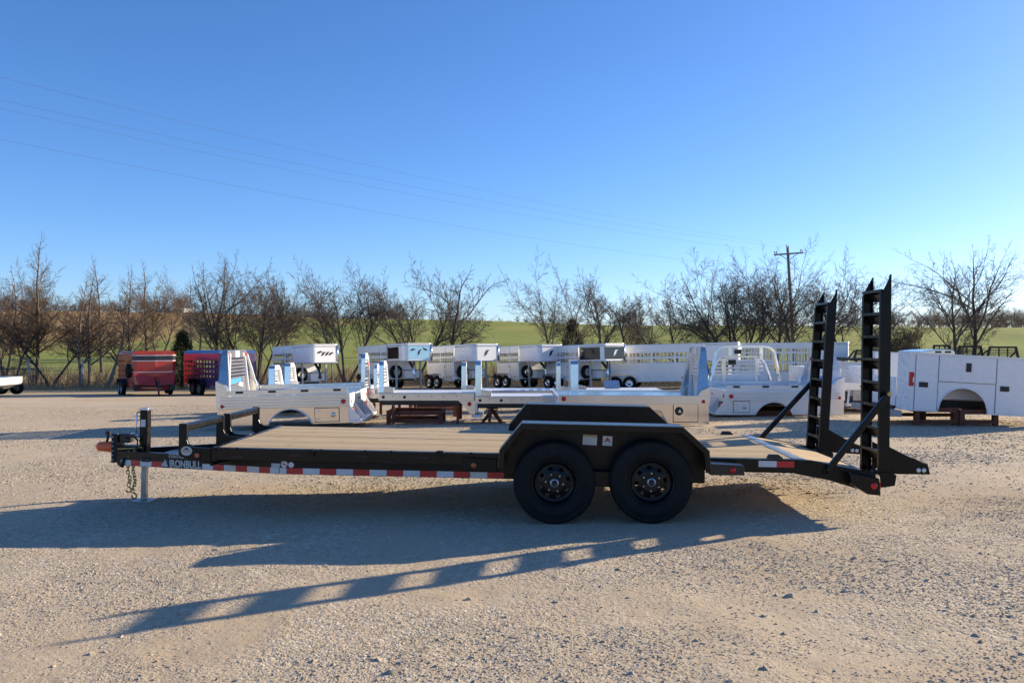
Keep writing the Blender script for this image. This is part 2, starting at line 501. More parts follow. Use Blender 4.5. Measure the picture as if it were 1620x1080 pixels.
# ------------------------------------------------------------------ terrain
PROF = [(-60, 0.0), (0, 0.0), (16, 0.0), (25, -0.20), (38, -0.62), (45, -0.90), (52, -1.10), (58, -1.2), (75, -1.0)]
CREST = [(-400, 11.0), (-150, 9.6), (-110, 9.2), (-74, 8.8), (-40, 7.4), (0, 6.6), (30, 5.6), (115, 5.2), (400, 5.5)]
def lerp_table(t, x):
    if x <= t[0][0]: return t[0][1]
    for (a, u), (b, v) in zip(t, t[1:]):
        if x <= b: return u + (v - u) * (x - a) / (b - a)
    return t[-1][1]
def smooth(t):
    t = max(0.0, min(1.0, t)); return t * t * (3 - 2 * t)
def base_z(x, y):
    z = lerp_table(PROF, y)
    if y < 40: z += max(-0.12, min(0.07, 0.0145 * (x - 0.85))) * (1 - smooth((y - 14) / 20))
    if y > 20: z -= .21 * smooth((-x - 8) / 6) * smooth((y - 20) / 14) * (1 - smooth((y - 58) / 20))
    if y > 75:
        xa = x * 190.0 / max(y, 75)
        c = lerp_table(CREST, xa)
        s = smooth((y - 70) / 135.0)
        z = -1.0 + (c + 1.0) * s
        if y > 205: z += (y - 205) * 0.004
    if y > 60: z += noise.noise(Vector((x * 0.03, y * 0.03, 1))) * 0.4 * smooth((y - 60) / 60)
    return z
def yard_z(x, y):
    z = base_z(x, y)
    if -12 < x < 12 and y < 20:
        p = Vector((x, y, 0))
        w = 1 - smooth((y - 12) / 8)
        z += w * (0.012 * noise.noise(p * 0.8) + 0.007 * noise.noise(p * 2.7) + 0.004 * noise.noise(p * 7.0) + 0.0025 * noise.noise(p * 15))
    return z

def grid_mesh(name, xs, ys, zf, mat, dz=0.0):
    vs = [(x, y, zf(x, y) + dz) for y in ys for x in xs]
    nx = len(xs)
    fs = [(j * nx + i, j * nx + i + 1, (j + 1) * nx + i + 1, (j + 1) * nx + i) for j in range(len(ys) - 1) for i in range(nx - 1)]
    me = bpy.data.meshes.new(name)
    me.from_pydata(vs, [], fs)
    me.polygons.foreach_set('use_smooth', [True] * len(fs))
    me.materials.append(mat); me.update()
    o = bpy.data.objects.new(name, me); col.objects.link(o)
    tag(o, kind='structure')
    return o
def steps(a, b, fn):
    out = [a]
    while out[-1] < b: out.append(out[-1] + fn(out[-1]))
    return out
# the wide sheet that reaches the horizon (field, hill), under the yard by a hand's width
xs = [-900, -600, -400] + steps(-300, 300, lambda x: 6.0) + [400, 600, 900]
ys = [-60, -30, 0, 20, 40, 50] + steps(54, 260, lambda y: 3.0) + [290, 340, 420, 600, 1000]
def low_z(x, y): return base_z(x, y) - (0.35 if y < 53.5 else 0.05)
grid_mesh('field', xs, ys, low_z, M['field'])
xr = steps(0.03, 6.5, lambda x: 0.055); xr += steps(xr[-1] + 0.12, 90, lambda x: 0.06 + (x - 6) * 0.12)
xs = [-x for x in reversed(xr)] + xr
ys = [-30, -15, -6, 0, 2] + steps(3.2, 12, lambda y: 0.05 + max(0, y - 7) * 0.02) + []
ys += steps(ys[-1] + 0.25, 58, lambda y: 0.25 + (y - 12) * 0.02)
grid_mesh('gravel_yard', xs, ys, yard_z, M['gravel'])

# loose stones: one scatter object, stones instanced on its points
def scatter_gravel():
    rng = np.random.default_rng(5)
    src = bpy.data.collections.new('loose_stone_shapes')
    for k in range(7):
        bm = bmesh.new()
        bmesh.ops.create_icosphere(bm, subdivisions=1 if k < 5 else 2, radius=1.0)
        for v in bm.verts:
            d = v.co.normalized()
            q = 0.72 + 0.55 * noise.noise(d * 1.3 + Vector((k * 7.1, 0, 3)))+ 0.22 * noise.noise(d * 3.1 + Vector((0, k * 3.7, 9)))
            v.co = Vector((d.x * q * 1.15, d.y * q * 0.95, d.z * q * 0.72))
        me = bpy.data.meshes.new('stone_shape'); bm.to_mesh(me); bm.free()
        me.materials.append(M['stone'])
        src.objects.link(bpy.data.objects.new('stone_shape', me))
    P = []; S = []
    def zone(y0, y1, n, r0, r1, power, thr):
        k = 0
        while k < n:
            y = math.sqrt(rng.uniform(y0 * y0, y1 * y1))
            x = rng.uniform(-1.0, 1.0) * (0.64 * y + 1.6)
            d = noise.noise(Vector((x * 0.42 + 11, y * 0.42 * 1.4, 0.0))) + 0.5 * noise.noise(Vector((x * 1.3, y * 1.8, 4.0)))
            if rng.uniform() > smooth((d - thr) / 0.5) * 0.9 + 0.10: continue
            r = r0 + (r1 - r0) * rng.uniform() ** power
            P.append((x, y, yard_z(x, y) - r * 0.25)); S.append(r); k += 1
    zone(3.2, 9.5, 125000, 0.0035, 0.011, 1.8, -0.25)
    zone(3.2, 12.0, 26000, 0.008, 0.019, 2.2, 0.0)
    zone(9.0, 26.0, 130000, 0.009, 0.026, 1.7, -0.4)
    zone(3.2, 11.0, 850, 0.016, 0.034, 2.2, -0.1)
    for (px, py, r) in [(1246, 946, 0.045), (1228, 944, 0.03), (742, 942, 0.035), (1335, 939, 0.03), (1210, 1060, 0.04), (1578, 934, 0.03), (1208, 976, 0.028),
                        (985, 992, 0.025), (1293, 970, 0.026), (1380, 975, 0.024), (1545, 1012, 0.03), (1552, 1022, 0.028), (1101, 1014, 0.024), (1240, 1004, 0.026), (897, 972, 0.022), (375, 1067, 0.026), (1325, 942, 0.02), (1485, 972, 0.02)]:
        y = CAM_Z * FPX / (py - 540.0); x = (px - 810.0) / FPX * y
        P.append((x, y, yard_z(x, y) - r * 0.15)); S.append(r)
    n = len(P)
    me = bpy.data.meshes.new('loose_gravel'); me.from_pydata(P, [], [])
    a = me.attributes.new('scl', 'FLOAT', 'POINT'); a.data.foreach_set('value', np.array(S, dtype=np.float32))
    a = me.attributes.new('tone', 'FLOAT', 'POINT'); a.data.foreach_set('value', np.clip(rng.normal(0.52, 0.23, n), 0, 1).astype(np.float32))
    a = me.attributes.new('rot', 'FLOAT_VECTOR', 'POINT')
    rr = np.stack([rng.normal(0, 0.35, n), rng.normal(0, 0.35, n), rng.uniform(0, 6.28, n)], 1).astype(np.float32)
    a.data.foreach_set('vector', rr.ravel())
    a = me.attributes.new('pick', 'INT', 'POINT'); a.data.foreach_set('value', rng.integers(0, 7, n).astype(np.int32))
    me.materials.append(M['stone'])
    o = bpy.data.objects.new('loose_gravel', me); col.objects.link(o)
    tag(o, 'loose limestone gravel scattered over the yard surface', 'gravel', None, 'stuff')
    g = bpy.data.node_groups.new('scatter_stones', 'GeometryNodeTree')
    g.interface.new_socket('Geometry', in_out='INPUT', socket_type='NodeSocketGeometry')
    g.interface.new_socket('Geometry', in_out='OUTPUT', socket_type='NodeSocketGeometry')
    gi = g.nodes.new('NodeGroupInput'); go = g.nodes.new('NodeGroupOutput')
    ci = g.nodes.new('GeometryNodeCollectionInfo'); ci.inputs['Collection'].default_value = src
    ci.inputs['Separate Children'].default_value = True; ci.inputs['Reset Children'].default_value = True
    ip = g.nodes.new('GeometryNodeInstanceOnPoints'); ip.inputs['Pick Instance'].default_value = True
    def attr(nm, t):
        q = g.nodes.new('GeometryNodeInputNamedAttribute'); q.data_type = t; q.inputs['Name'].default_value = nm
        return [s for s in q.outputs if s.enabled][0]
    e2r = g.nodes.new('FunctionNodeEulerToRotation')
    g.links.new(attr('rot', 'FLOAT_VECTOR'), e2r.inputs[0])
    g.links.new(gi.outputs[0], ip.inputs['Points'])
    g.links.new(ci.outputs[0], ip.inputs['Instance'])
    g.links.new(attr('pick', 'INT'), ip.inputs['Instance Index'])
    g.links.new(e2r.outputs[0], ip.inputs['Rotation'])
    g.links.new(attr('scl', 'FLOAT'), ip.inputs['Scale'])
    g.links.new(ip.outputs[0], go.inputs[0])
    md = o.modifiers.new('scatter', 'NODES'); md.node_group = g
scatter_gravel()

def W(px, py, Y):
    """point of the photograph at real depth Y"""
    return Vector(((px - 810.0) / FPX * Y, Y, CAM_Z + (540.0 - py) / FPX * Y))
def GX(px, Y): return (px - 810.0) / FPX * Y

# ------------------------------------------------------------------ the equipment trailer
def text_part(body, size, mat, name, parent, mtx, width=None, bold=0.0, extrude=0.0006):
    cu = bpy.data.curves.new('lettering', 'FONT')
    cu.body = body; cu.size = size; cu.extrude = extrude; cu.offset = bold; cu.align_x = 'LEFT'
    ob = bpy.data.objects.new('lettering', cu); col.objects.link(ob)
    dg = bpy.context.evaluated_depsgraph_get()
    me = bpy.data.meshes.new_from_object(ob.evaluated_get(dg))
    bpy.data.objects.remove(ob)
    if width:
        w = max(v.co.x for v in me.vertices) - min(v.co.x for v in me.vertices)
        for v in me.vertices: v.co.x *= width / w
    me.materials.clear(); me.materials.append(mat)
    o = bpy.data.objects.new(name, me); col.objects.link(o)
    o.parent = parent; o.matrix_local = mtx
    return o

T_LOC = Vector((0.85, 7.95, 0.0)); T_RZ = R(-2.0); T_RY = R(0.9)
T_MAT = Matrix.Translation(T_LOC) @ Euler((0, T_RY, T_RZ)).to_matrix().to_4x4()
T_INV = T_MAT.inverted()
def ray_local(px, py):
    o = T_INV @ Vector((0, 0, CAM_Z))
    d = T_INV.to_3x3() @ Vector((px - 810.0, FPX, 540.0 - py))
    return o, d

def build_trailer():
    T = empty('equipment_trailer', T_LOC, T_RZ, T_RY)
    tag(T, 'black flatbed equipment trailer with wood deck, tandem wheels and upright ramps', 'trailer')
    K = M['black']; G = M['black_gloss']
    DW = 2.10                                          # deck width
    X0, X1, XE = -3.75, 1.885, 2.60                    # deck front, start of the beavertail, rear end
    ZD = 0.606
    # side channels
    for y0, s in ((0.0, 1), (DW, -1)):
        m = MB()
        prof = [(0, .485), (.05, .485), (.05, .493), (.008, .493), (.008, .592), (.05, .592), (.05, ZD - .004), (0, ZD - .004)]
        m.prism([(y0 + s * a, z) for a, z in prof], X0, X1, 'x')
        o = m.build('side_rail', G, T, 0.003)
    # rub line under the deck lip on the near side
    for i, (px, py) in enumerate([(492, 716), (696, 718)]):
        o, d = ray_local(px, py); k = (-0.004 - o.y) / d.y; p = o + d * k
        m = MB(); m.prism([(p.x - .03, p.z + .035), (p.x + .035, p.z + .035), (p.x + .035, p.z - .03), (p.x + .01, p.z - .03)], -0.03, 0.004)
        m.build('stake_pocket', K, T, 0.004)
    for px, py in [(375, 722), (467, 720), (573, 722), (668, 724), (616, 731)]:
        o, d = ray_local(px, py); k = (0 - o.y) / d.y; p = o + d * k
        m = MB(); m.box(p.x - .06, p.x + .06, -0.003, 0.006, p.z - .006, p.z + .006)
        m.build('slot', M['black_plastic'], T)
    for px in (375, 508, 577, 619, 690, 745):
        o, d = ray_local(px, 710 + (px - 345) * .005); k = (-0.004 - o.y) / d.y; p = o + d * k
        m = MB(); m.box(p.x - .012, p.x + .012, -.006, .01, ZD - .012, ZD + .006)
        m.build('weld_clip', G, T, 0.002)
    # main beams below, bending into the A-frame tongue
    for s, yb in ((1, 0.045), (-1, DW - 0.045)):
        m = MB()
        pr = [(0, .352), (.07, .352), (.07, .362), (.01, .362), (.01, .474), (.07, .474), (.07, .484), (0, .484)]
        m.prism([(yb + s * a, z) for a, z in pr], -3.14, 1.0, 'x')
        m.build('main_beam', K, T, 0.002)
        yc = 0.95 if s == 1 else DW - 0.95
        pts = []
        for x, y, zb, zt in ((-3.14, yb, .352, .484), (-5.23, yc, .262, .418)):
            pts += [(x, y, zb), (x, y, zt), (x, y + s * .07, zt), (x, y + s * .07, zb)]
        m = MB(); m.add(pts, [(0, 1, 2, 3), (4, 7, 6, 5), (0, 4, 5, 1), (1, 5, 6, 2), (2, 6, 7, 3), (3, 7, 4, 0)])
        m.build('tongue_beam', K, T, 0.004)
    # cross members
    for i in range(12):
        x = -3.6 + i * 0.47
        m = MB(); m.box(x, x + .05, .052, DW - .052, .47, .556)
        m.build('crossmember', K, T)
    # header plate in front of the planks
    m = MB(); m.prism([(-3.80, .47), (-3.755, .47), (-3.755, ZD + .004), (-3.79, ZD + .004), (-3.80, ZD - .01)], 0.0, DW)
    m.build('deck_header', M['black_gloss'], T, 0.002)
    # deck planks
    rnd = random.Random(3)
    n = 14; wy = (DW - .104) / n
    base = None
    for i in range(n):
        y = .052 + i * wy
        m_loc = (0, y, rnd.uniform(-.0015, .0015))
        if base is None:
            m = MB(); m.box(X0 + .002, X1 - .06, 0.005, wy - .005, ZD - .040, ZD)
            base = m.build('deck_plank', M['plank'], T, 0.003); base.location = m_loc
        else:
            share(base, T, m_loc)
    # steel break strip and the beavertail
    def tail_z(x): return ZD - (x - X1) * 0.172
    m = MB(); m.prism([(X1 - .058, ZD - .05), (X1 + .09, tail_z(X1 + .09) - .05), (X1 + .09, tail_z(X1 + .09) + .003), (X1, ZD + .004), (X1 - .058, ZD + .004)], .01, DW - .01)
    m.build('break_plate', M['zinc'], T, 0.002)
    base = None
    ang = math.atan(0.172)
    for i in range(n):
        y = .052 + i * wy
        if base is None:
            m = MB(); m.box(0, (XE - .08 - X1 - .092) / math.cos(ang), .0035, wy - .0035, -.038, 0)
            base = m.build('tail_plank', M['plank'], T, 0.003)
            base.location = (X1 + .092, y, tail_z(X1 + .092)); base.rotation_euler = (0, ang, 0)
        else:
            share(base, T, (X1 + .092, y, tail_z(X1 + .092)), (0, ang, 0))
    for y0, y1 in ((-.004, .05), (DW - .05, DW + .004)):
        m = MB()
        m.prism([(X1 - .04, ZD - .002), (X1 + .12, ZD - .012), (2.2, .562), (XE, .49), (XE + .01, .30), (2.44, .335), (2.16, .415), (X1 - .04, .468)], y0, y1)
        m.build('tail_plate', K, T, 0.004)
    m = MB(); m.box(XE - .075, XE, .052, DW - .052, .315, .478); m.build('rear_bar', K, T, 0.004)
    m = MB(); m.box(1.30, X1 - .041, .012, .05, .472, .60); m.build('rear_rail_web', K, T)
    # lamp pods at the rear corners
    for sg, ya, yb in ((1, -.13, -.0045), (-1, DW + .0045, DW + .13)):
        m = MB(); m.prism([(2.31, .505), (2.585, .46), (2.60, .30), (2.48, .31), (2.33, .40)], ya, yb)
        pod = m.build('lamp_pod', G, T, 0.006)
        yl = ya - .008 if sg == 1 else yb + .008
        m = MB(); m.lathe([(0, -.012 * sg), (.028, -.010 * sg), (.032, 0)], (2.535, yl + .006 * sg, .392), 20); m.build('red_lamp', M['red_lens'], pod)
        m = MB(); m.box(2.596, 2.606, ya + .02, yb - .02, .36, .42); m.build('red_lamp', M['red_lens'], pod)
    # pivot eye of the spring arm
    for y0 in (-.02, DW + .004):
        m = MB(); m.lathe([(.018, -.004), (.034, -.004), (.036, .010), (.036, .02), (.018, .02)], (2.135, y0, .50), 20, closed=True)
        m.build('pivot_eye', G, T)
    # step box behind the fender
    for ya, yb in ((-.21, -.003), (DW + .003, DW + .21)):
        m = MB(); m.prism([(1.0, .578), (1.31, .566), (1.318, .474), (1.0, .470)], ya, yb)
        sb = m.build('fender_step', M['tread'], T, 0.006)
        yl = ya if ya < 0 else yb
        sg = -1 if ya < 0 else 1
        m = MB(); m.lathe([(0, .014 * sg), (.026, .011 * sg), (.03, .002 * sg), (.03, -.004 * sg)], (1.205, yl, .522), 20); m.build('red_lamp', M['red_lens'], sb)
    # D-ring blocks at the deck edge
    for y in (.03, DW - .03):
        m = MB(); m.prism([(1.58, ZD), (1.60, ZD + .04), (1.69, ZD + .04), (1.73, ZD + .012), (1.74, ZD)], y - .022, y + .022)
        m.build('tie_block', M['black_plastic'], T, 0.004)
    # fenders: tread-plate top, inner wall, outer lip
    PF = [(-.985, .50), (-.972, .668), (-.765, .928), (.730, .922), (.976, .706), (.998, .505)]
    def offset(pts, d):
        out = []
        for i, p in enumerate(pts):
            a = Vector(pts[max(0, i - 1)]); b = Vector(pts[min(len(pts) - 1, i + 1)])
            t = (b - a).normalized(); nrm = Vector((t.y, -t.x))
            out.append((p[0] + nrm.x * d, p[1] + nrm.y * d))
        return out
    inn = offset(PF, .012)
    for near in (True, False):
        ya, yb = (-.275, -.002) if near else (DW + .002, DW + .275)
        m = MB()
        for i in range(5):
            m.prism([PF[i], PF[i + 1], inn[i + 1], inn[i]], ya, yb)
        f = m.build('fender', M['tread'], T, 0.002)
        deep = offset(PF, .055)
        yo = (ya, ya + .008) if near else (yb - .008, yb)
        m = MB()
        for i in range(5): m.prism([inn[i], inn[i + 1], deep[i + 1], deep[i]], *yo)
        m.build('fender_lip', G, f)
        yw = (yb - .010, yb) if near else (ya, ya + .010)
        wall = [(-.98, .44), (-.974, .50)] + inn[1:5] + [(.985, .50), (.985, .46)]
        m = MB(); m.prism(wall, yw[0] + .001, yw[1] - .001); wl = m.build('fender_wall', K, f)
        m = MB(); m.box(-.12, .12, ya + .12, yb - .02, .33, .47) if near else m.box(-.12, .12, ya + .02, yb - .12, .33, .47)
        m.build('spring_hanger', K, f)
        if near:
            y0 = yw[0] + .001
            for x, z, w, h, top, main in ((-.113, .755, .135, .098, 'sticker_tan', 'sticker'), (.055, .748, .092, .092, None, 'sticker')):
                mt = Matrix.Translation((x, y0 - .0015, z)) @ Euler((R(90), R(2.0), 0)).to_matrix().to_4x4()
                m = MB(); m.box(-w / 2, w / 2, -h / 2, h / 2, 0, .0012)
                st = m.build('sticker', M[main], f); st.matrix_local = mt
                if top:
                    m = MB(); m.box(-w / 2, w / 2, h / 2 - .022, h / 2, .0013, .002); m.build('sticker_band', M[top], f).matrix_local = mt
                    for k in range(5):
                        m = MB(); m.box(-w / 2 + .012, w / 2 - .012 - .02 * (k % 2), h / 2 - .036 - k * .012, h / 2 - .032 - k * .012, .0013, .0018); m.build('print_line', M['sticker_grey'], f).matrix_local = mt
                else:
                    m = MB(); m.prism([(0, .036), (.02, .008), (0, -.004), (-.02, .008)], .0013, .002, 'z'); m.build('emblem', M['tape_red'], f).matrix_local = mt
                    m = MB(); m.prism([(-.006, -.004), (-.038, -.018), (-.02, .004)], .0013, .002, 'z'); m.prism([(.006, -.004), (.038, -.018), (.02, .004)], .0013, .002, 'z'); m.build('emblem', M['black_plastic'], f).matrix_local = mt
                    m = MB(); m.box(-.034, .034, -.034, -.027, .0013, .0018); m.build('print_line', M['sticker_grey'], f).matrix_local = mt
    # axles and wheels
    RT = 0.386
    def wheel_parts(W_, sg):
        # sg = -1: outer side towards the camera
        w = .222; yo = sg * w / 2
        prof = []
        sec = [(.212, .080), (.218, .098), (.235, .108), (.262, .112), (.268, .1145), (.300, .1165), (.304, .1145), (.335, .110), (.352, .104), (.356, .106), (.368, .098), (.380, .086), (.3855, .070)]
        for r, a in sec: prof.append((r, a))
        for k in range(7):
            a = .060 - k * .020
            prof += [(.386, a + .006), (.386, a - .005), (.378, a - .007), (.378, a - .012)] if k < 6 else [(.386, a + .004)]
        for r, a in reversed(sec): prof.append((r, -a))
        m = MB(); m.lathe(prof, (0, 0, 0), 64); m.build('tyre', M['rubber'], W_)
        o = sg
        disc = [(.214, .088 * o), (.216, .096 * o), (.208, .098 * o), (.200, .090 * o), (.196, .066 * o), (.188, .050 * o), (.178, .034 * o), (.150, .040 * o), (.118, .050 * o), (.100, .058 * o), (.078, .058 * o), (.055, .056 * o), (.0, .056 * o)]
        m = MB(); m.lathe(disc, (0, 0, 0), 64, skip=lambda i, k: i == 7 and (k % 8) in (0, 1, 2))
        m.lathe([(.200, .090 * o), (.195, .02 * o), (.195, -.085 * o), (.214, -.09 * o)], (0, 0, 0), 48)
        m.build('rim', M['rim'], W_)
        m = MB(); m.lathe([(.045, .050 * o), (.045, .085 * o), (.040, .094 * o), (.028, .097 * o)], (0, 0, 0), 32)
        hub = m.build('hub_cap', M['zinc'], W_)
        m = MB(); m.lathe([(.028, .097 * o), (.026, .092 * o), (0, .092 * o)], (0, 0, 0), 24); m.build('hub_plug', M['black_plastic'], hub)
        for k in range(6):
            t = 2 * math.pi * k / 6 + .25
            c = (.082 * math.cos(t), 0, .082 * math.sin(t))
            m = MB(); m.lathe([(.0115, .056 * o), (.0115, .078 * o), (.006, .084 * o), (0, .084 * o)], c, 6, smooth=False)
            m.build('lug_nut', M['chrome'], W_)
    ri = random.Random(8)
    for x in (-.4515, .4515):
        for near in (True, False):
            wx, wy_ = T_MAT @ Vector((x, -.14, 0)), None
            zl = RT + .003 + (T_INV @ Vector((wx.x, wx.y, yard_z(wx.x, wx.y)))).z
            y = -.145 if near else DW + .145
            m = MB(); m.lathe([(.07, -.03), (.07, .03), (.03, .05)] if near else [(.07, .03), (.07, -.03), (.03, -.05)], (0, 0, 0), 24)
            Wm = m.build('wheel', M['dark_steel'], T)
            Wm.location = (x, y, zl); Wm.rotation_euler = (0, ri.uniform(0, 6.28), 0)
            wheel_parts(Wm, -1 if near else 1)
        m = MB(); m.cyl((x, -.02, .40), (x, DW + .02, .40), .04, 14); m.build('axle', M['dark_steel'], T)
        for y in (.09, DW - .09):
            m = MB(); m.tube([(x - .36, y, .36), (x - .18, y, .335), (x, y, .33), (x + .18, y, .335), (x + .36, y, .36)], .02, 6); m.build('leaf_spring', M['dark_steel'], T)
    # front stop rail: four upright plates and two bars
    gp = [(-4.127, .832), (-4.045, .832), (-4.045, .675), (-4.030, .635), (-3.995, .608), (-3.94, .600), (-3.805, .598), (-3.805, .452), (-3.90, .462), (-4.03, .492), (-4.09, .510), (-4.127, .53)]
    gm = [(-4.127, .832), (-4.045, .832), (-4.045, .675), (-4.030, .635), (-3.995, .608), (-3.94, .600), (-3.805, .598), (-3.805, .50), (-4.127, .50)]
    for i, (y, prof) in enumerate(((-.004, gp), (.93, gm), (1.13, gm), (DW - .036, gp))):
        m = MB(); m.prism(prof, y, y + .04); m.build('rail_bracket', K, T, 0.006)
    for ya, yb in ((.037, .929), (1.171, DW - .037)):
        m = MB(); m.prism([(-4.122, .765), (-4.11, .752), (-4.062, .752), (-4.05, .765), (-4.05, .815), (-4.062, .828), (-4.11, .828), (-4.122, .815)], ya, yb)
        m.build('stop_rail', G, T, 0.008)
    m = MB(); m.box(-3.83, -3.801, .037, DW - .037, .42, .50); m.build('front_channel', K, T, 0.003)
    # badge and amber lamp on the near bracket
    o, d = ray_local(295, 713); k = (-.006 - o.y) / d.y; p = o + d * k
    m = MB(); pts = [(.056 * math.cos(t * math.pi / 12) * 1.0, .046 * math.sin(t * math.pi / 12)) for t in range(24)]
    m.prism([(p.x + a, p.z + b) for a, b in pts], -.0075, -.0042); bd = m.build('badge', M['sticker_grey'], T)
    m = MB(); m.box(p.x - .052, p.x + .052, -.0085, -.0076, p.z - .012, p.z + .006); m.build('badge_band', M['sticker_tan'], bd)
    m = MB(); m.prism([(p.x - .03, p.z + .012), (p.x, p.z + .034), (p.x + .03, p.z + .012)], -.0085, -.0076); m.build('badge_mark', M['black_plastic'], bd)
    for px, py, mat, r in ((312, 720, 'amber', .030), (750, 735, 'amber', .034)):
        o, d = ray_local(px, py); k = (-.006 - o.y) / d.y; p = o + d * k
        if px == 750:
            m = MB(); m.prism([(p.x - .12, p.z + .075), (p.x + .22, p.z + .06), (p.x + .22, p.z - .055), (p.x - .12, p.z - .055)], -.03, -.001)
            pd = m.build('lamp_plate', K, T, .004); yy = -.031
        else: pd = T; yy = -.005
        m = MB(); m.lathe([(0, -.016), (r * .5, -.015), (r * .75, -.010), (r * .78, 0)], (p.x, yy, p.z), 24)
        lens = m.build('amber_lamp', M[mat], pd)
        m = MB(); m.lathe([(r * .78, 0), (r * .80, -.012), (r * 1.12, -.010), (r * 1.15, 0)], (p.x, yy, p.z), 24); m.build('lamp_ring', M['black_plastic'], lens)
        m = MB(); m.lathe([(0, -.018), (r * .22, -.0175), (r * .25, -.014)], (p.x, yy, p.z), 14); m.build('lamp_bulb', M['red_lens'], lens)
    # reflective tape along the beam and the tongue
    xs_ = [428, 453, 479, 505.5, 532, 558.5, 584.6, 611.5, 637.7, 664.3, 691, 717.5, 744, 771, 797.5]
    def beam_x(px):
        o, d = ray_local(px, 750); k = (.043 - o.y) / d.y; return (o + d * k).x
    A = Vector((-3.14, .045)); B = Vector((-5.23, .95)); AB = B - A
    nrm = Vector((-AB.y, AB.x)).normalized()
    if nrm.y > 0: nrm = -nrm
    def tongue_t(px):
        o, d = ray_local(px, 740); q = Vector((o.x, o.y)) - A; dd = Vector((d.x, d.y))
        k = -q.dot(nrm) / dd.dot(nrm); p = Vector((o.x, o.y)) + dd * k
        return (p - A).dot(AB) / AB.length_squared
    def tongue_pt(t, h, off=.0015):
        p = A + AB * t + nrm * off
        zb = .352 + (.262 - .352) * t; zt = .484 + (.418 - .484) * t
        return Vector((p.x, p.y, zb + h))
    for i in range(len(xs_) - 1):
        a, b = beam_x(xs_[i]), beam_x(xs_[i + 1])
        if a < -3.14: a = -3.139
        m = MB(); m.box(a + .0005, b - .0005, .0435, .0448, .356, .414)
        m.build('reflector_tape', M['tape_white' if i % 2 == 0 else 'tape_red'], T)
    seg = [(320, 337, 1), (337, 354.5, 0), (354.5, 373, 1), (373, 391, 0), (391, 410, 1), (410, 427.5, 0), (427.5, 441.2, 1), (191, 207, 1), (207, 222, 0), (222, 239.5, 1), (239.5, 256, 0)]
    for a, b, wh in seg:
        ta, tb = max(0.002, tongue_t(b)), tongue_t(a)
        if tb <= ta: continue
        q = [tongue_pt(ta, .004), tongue_pt(tb, .004), tongue_pt(tb, .062), tongue_pt(ta, .062)]
        q2 = [tongue_pt(ta, .004, .0003), tongue_pt(tb, .004, .0003), tongue_pt(tb, .062, .0003), tongue_pt(ta, .062, .0003)]
        m = MB(); m.add(q + q2, [(0, 1, 2, 3), (4, 7, 6, 5), (0, 4, 5, 1), (1, 5, 6, 2), (2, 6, 7, 3), (3, 7, 4, 0)])
        m.build('reflector_tape', M['tape_white' if wh else 'tape_red'], T)
    for a, b, mt in ((1200, 1228.5, 'tape_white'), (1228.5, 1256.5, 'tape_red')):
        o, d = ray_local(a, 733); xa = (o + d * (-o.y / d.y)).x; o, d = ray_local(b, 733); xb = (o + d * (-o.y / d.y)).x
        m = MB(); m.box(xa, xb, -.0025, -.0008, .528, .586); m.build('reflector_tape', M[mt], T)
    # lettering on the tongue
    u = Vector((-AB.x, -AB.y, .0)).normalized()            # towards the rear along the tongue
    slope = (.352 - .262) / AB.length
    u = Vector((u.x, u.y, slope)).normalized()
    nn = Vector((nrm.x, nrm.y, 0)); vup = nn.cross(u).normalized()
    def on_tongue(t, h):
        p = tongue_pt(t, h, .0012)
        mt = Matrix((u, vup, nn)).transposed().to_4x4(); mt.translation = p
        return mt
    t0 = tongue_t(268); t1 = tongue_t(318)
    text_part('IRONBULL', .105, M['sticker_grey'], 'lettering', T, on_tongue(t0, .012), (t0 - t1) * AB.length, .0035)
    tb = tongue_t(261)
    m = MB(); m.prism([(-.05, -.035), (.045, -.035), (.03, -.005), (.02, .01), (.035, .03), (.012, .022), (-.005, .045), (-.01, .018), (-.045, -.005)], 0, .001, 'z')
    m.build('bull_emblem', M['sticker_grey'], T).matrix_local = on_tongue(tb, .048)
    ts = tongue_t(267)
    for k in range(3):
        w = (.20, .17, .22)[k]
        for j in range(6):
            m = MB(); a = j * w / 6; m.box(a, a + w / 6 - .006 - .004 * ((j + k) % 3), 0, .009, 0, .0008)
            m.build('print_line', M['sticker_grey'], T).matrix_local = on_tongue(ts, .142 - k * .016)
    # three small stickers behind
    for px, py, w, h, mat in ((436, 737, .085, .04, 'sticker_grey'), (449.5, 736, .068, .068, 'sticker'), (460.5, 737, .056, .056, 'clear_lens')):
        o, d = ray_local(px, py); k = (.043 - o.y) / d.y; p = o + d * k
        pz = .417 + h / 2
        if w == h: pts = [(p.x + w / 2 * math.cos(a * math.pi / 10), pz + h / 2 * math.sin(a * math.pi / 10)) for a in range(20)]
        else: pts = [(p.x - w / 2, pz - h / 2), (p.x + w / 2, pz - h / 2), (p.x + w / 2, pz + h / 2), (p.x - w / 2, pz + h / 2)]
        m = MB(); m.prism(pts, .0425, .0446)
        s_ = m.build('sticker', M[mat], T)
        if px == 449.5:
            m = MB(); m.bar((p.x - .026, .0418, pz + .008), (p.x + .026, .0418, pz - .012), .0008, .010); m.build('sticker_bar', M['tape_red'], s_)
    # tongue deck plate, coupler, latch, hoses, chains, jack
    m = MB(); m.prism([(-4.15, .57), (-4.15, 1.53), (-4.72, 1.285), (-4.72, .815)], .395, .407, 'z'); m.build('tongue_plate', M['tread'], T)
    m = MB(); m.box(-5.31, -5.235, .97, 1.13, .284, .60); cp = m.build('coupler_channel', K, T, 0.006)
    m = MB(); m.box(-5.24, -4.95, .975, 1.125, .33, .47); m.build('coupler_tube', K, T, 0.006)
    for k in range(6):
        m = MB(); m.lathe([(.0, -.004), (.011, -.003), (.012, .004)], (-5.292, .968, .315 + k * .05), 10); m.build('bolt', M['galv'], cp)
    m = MB()
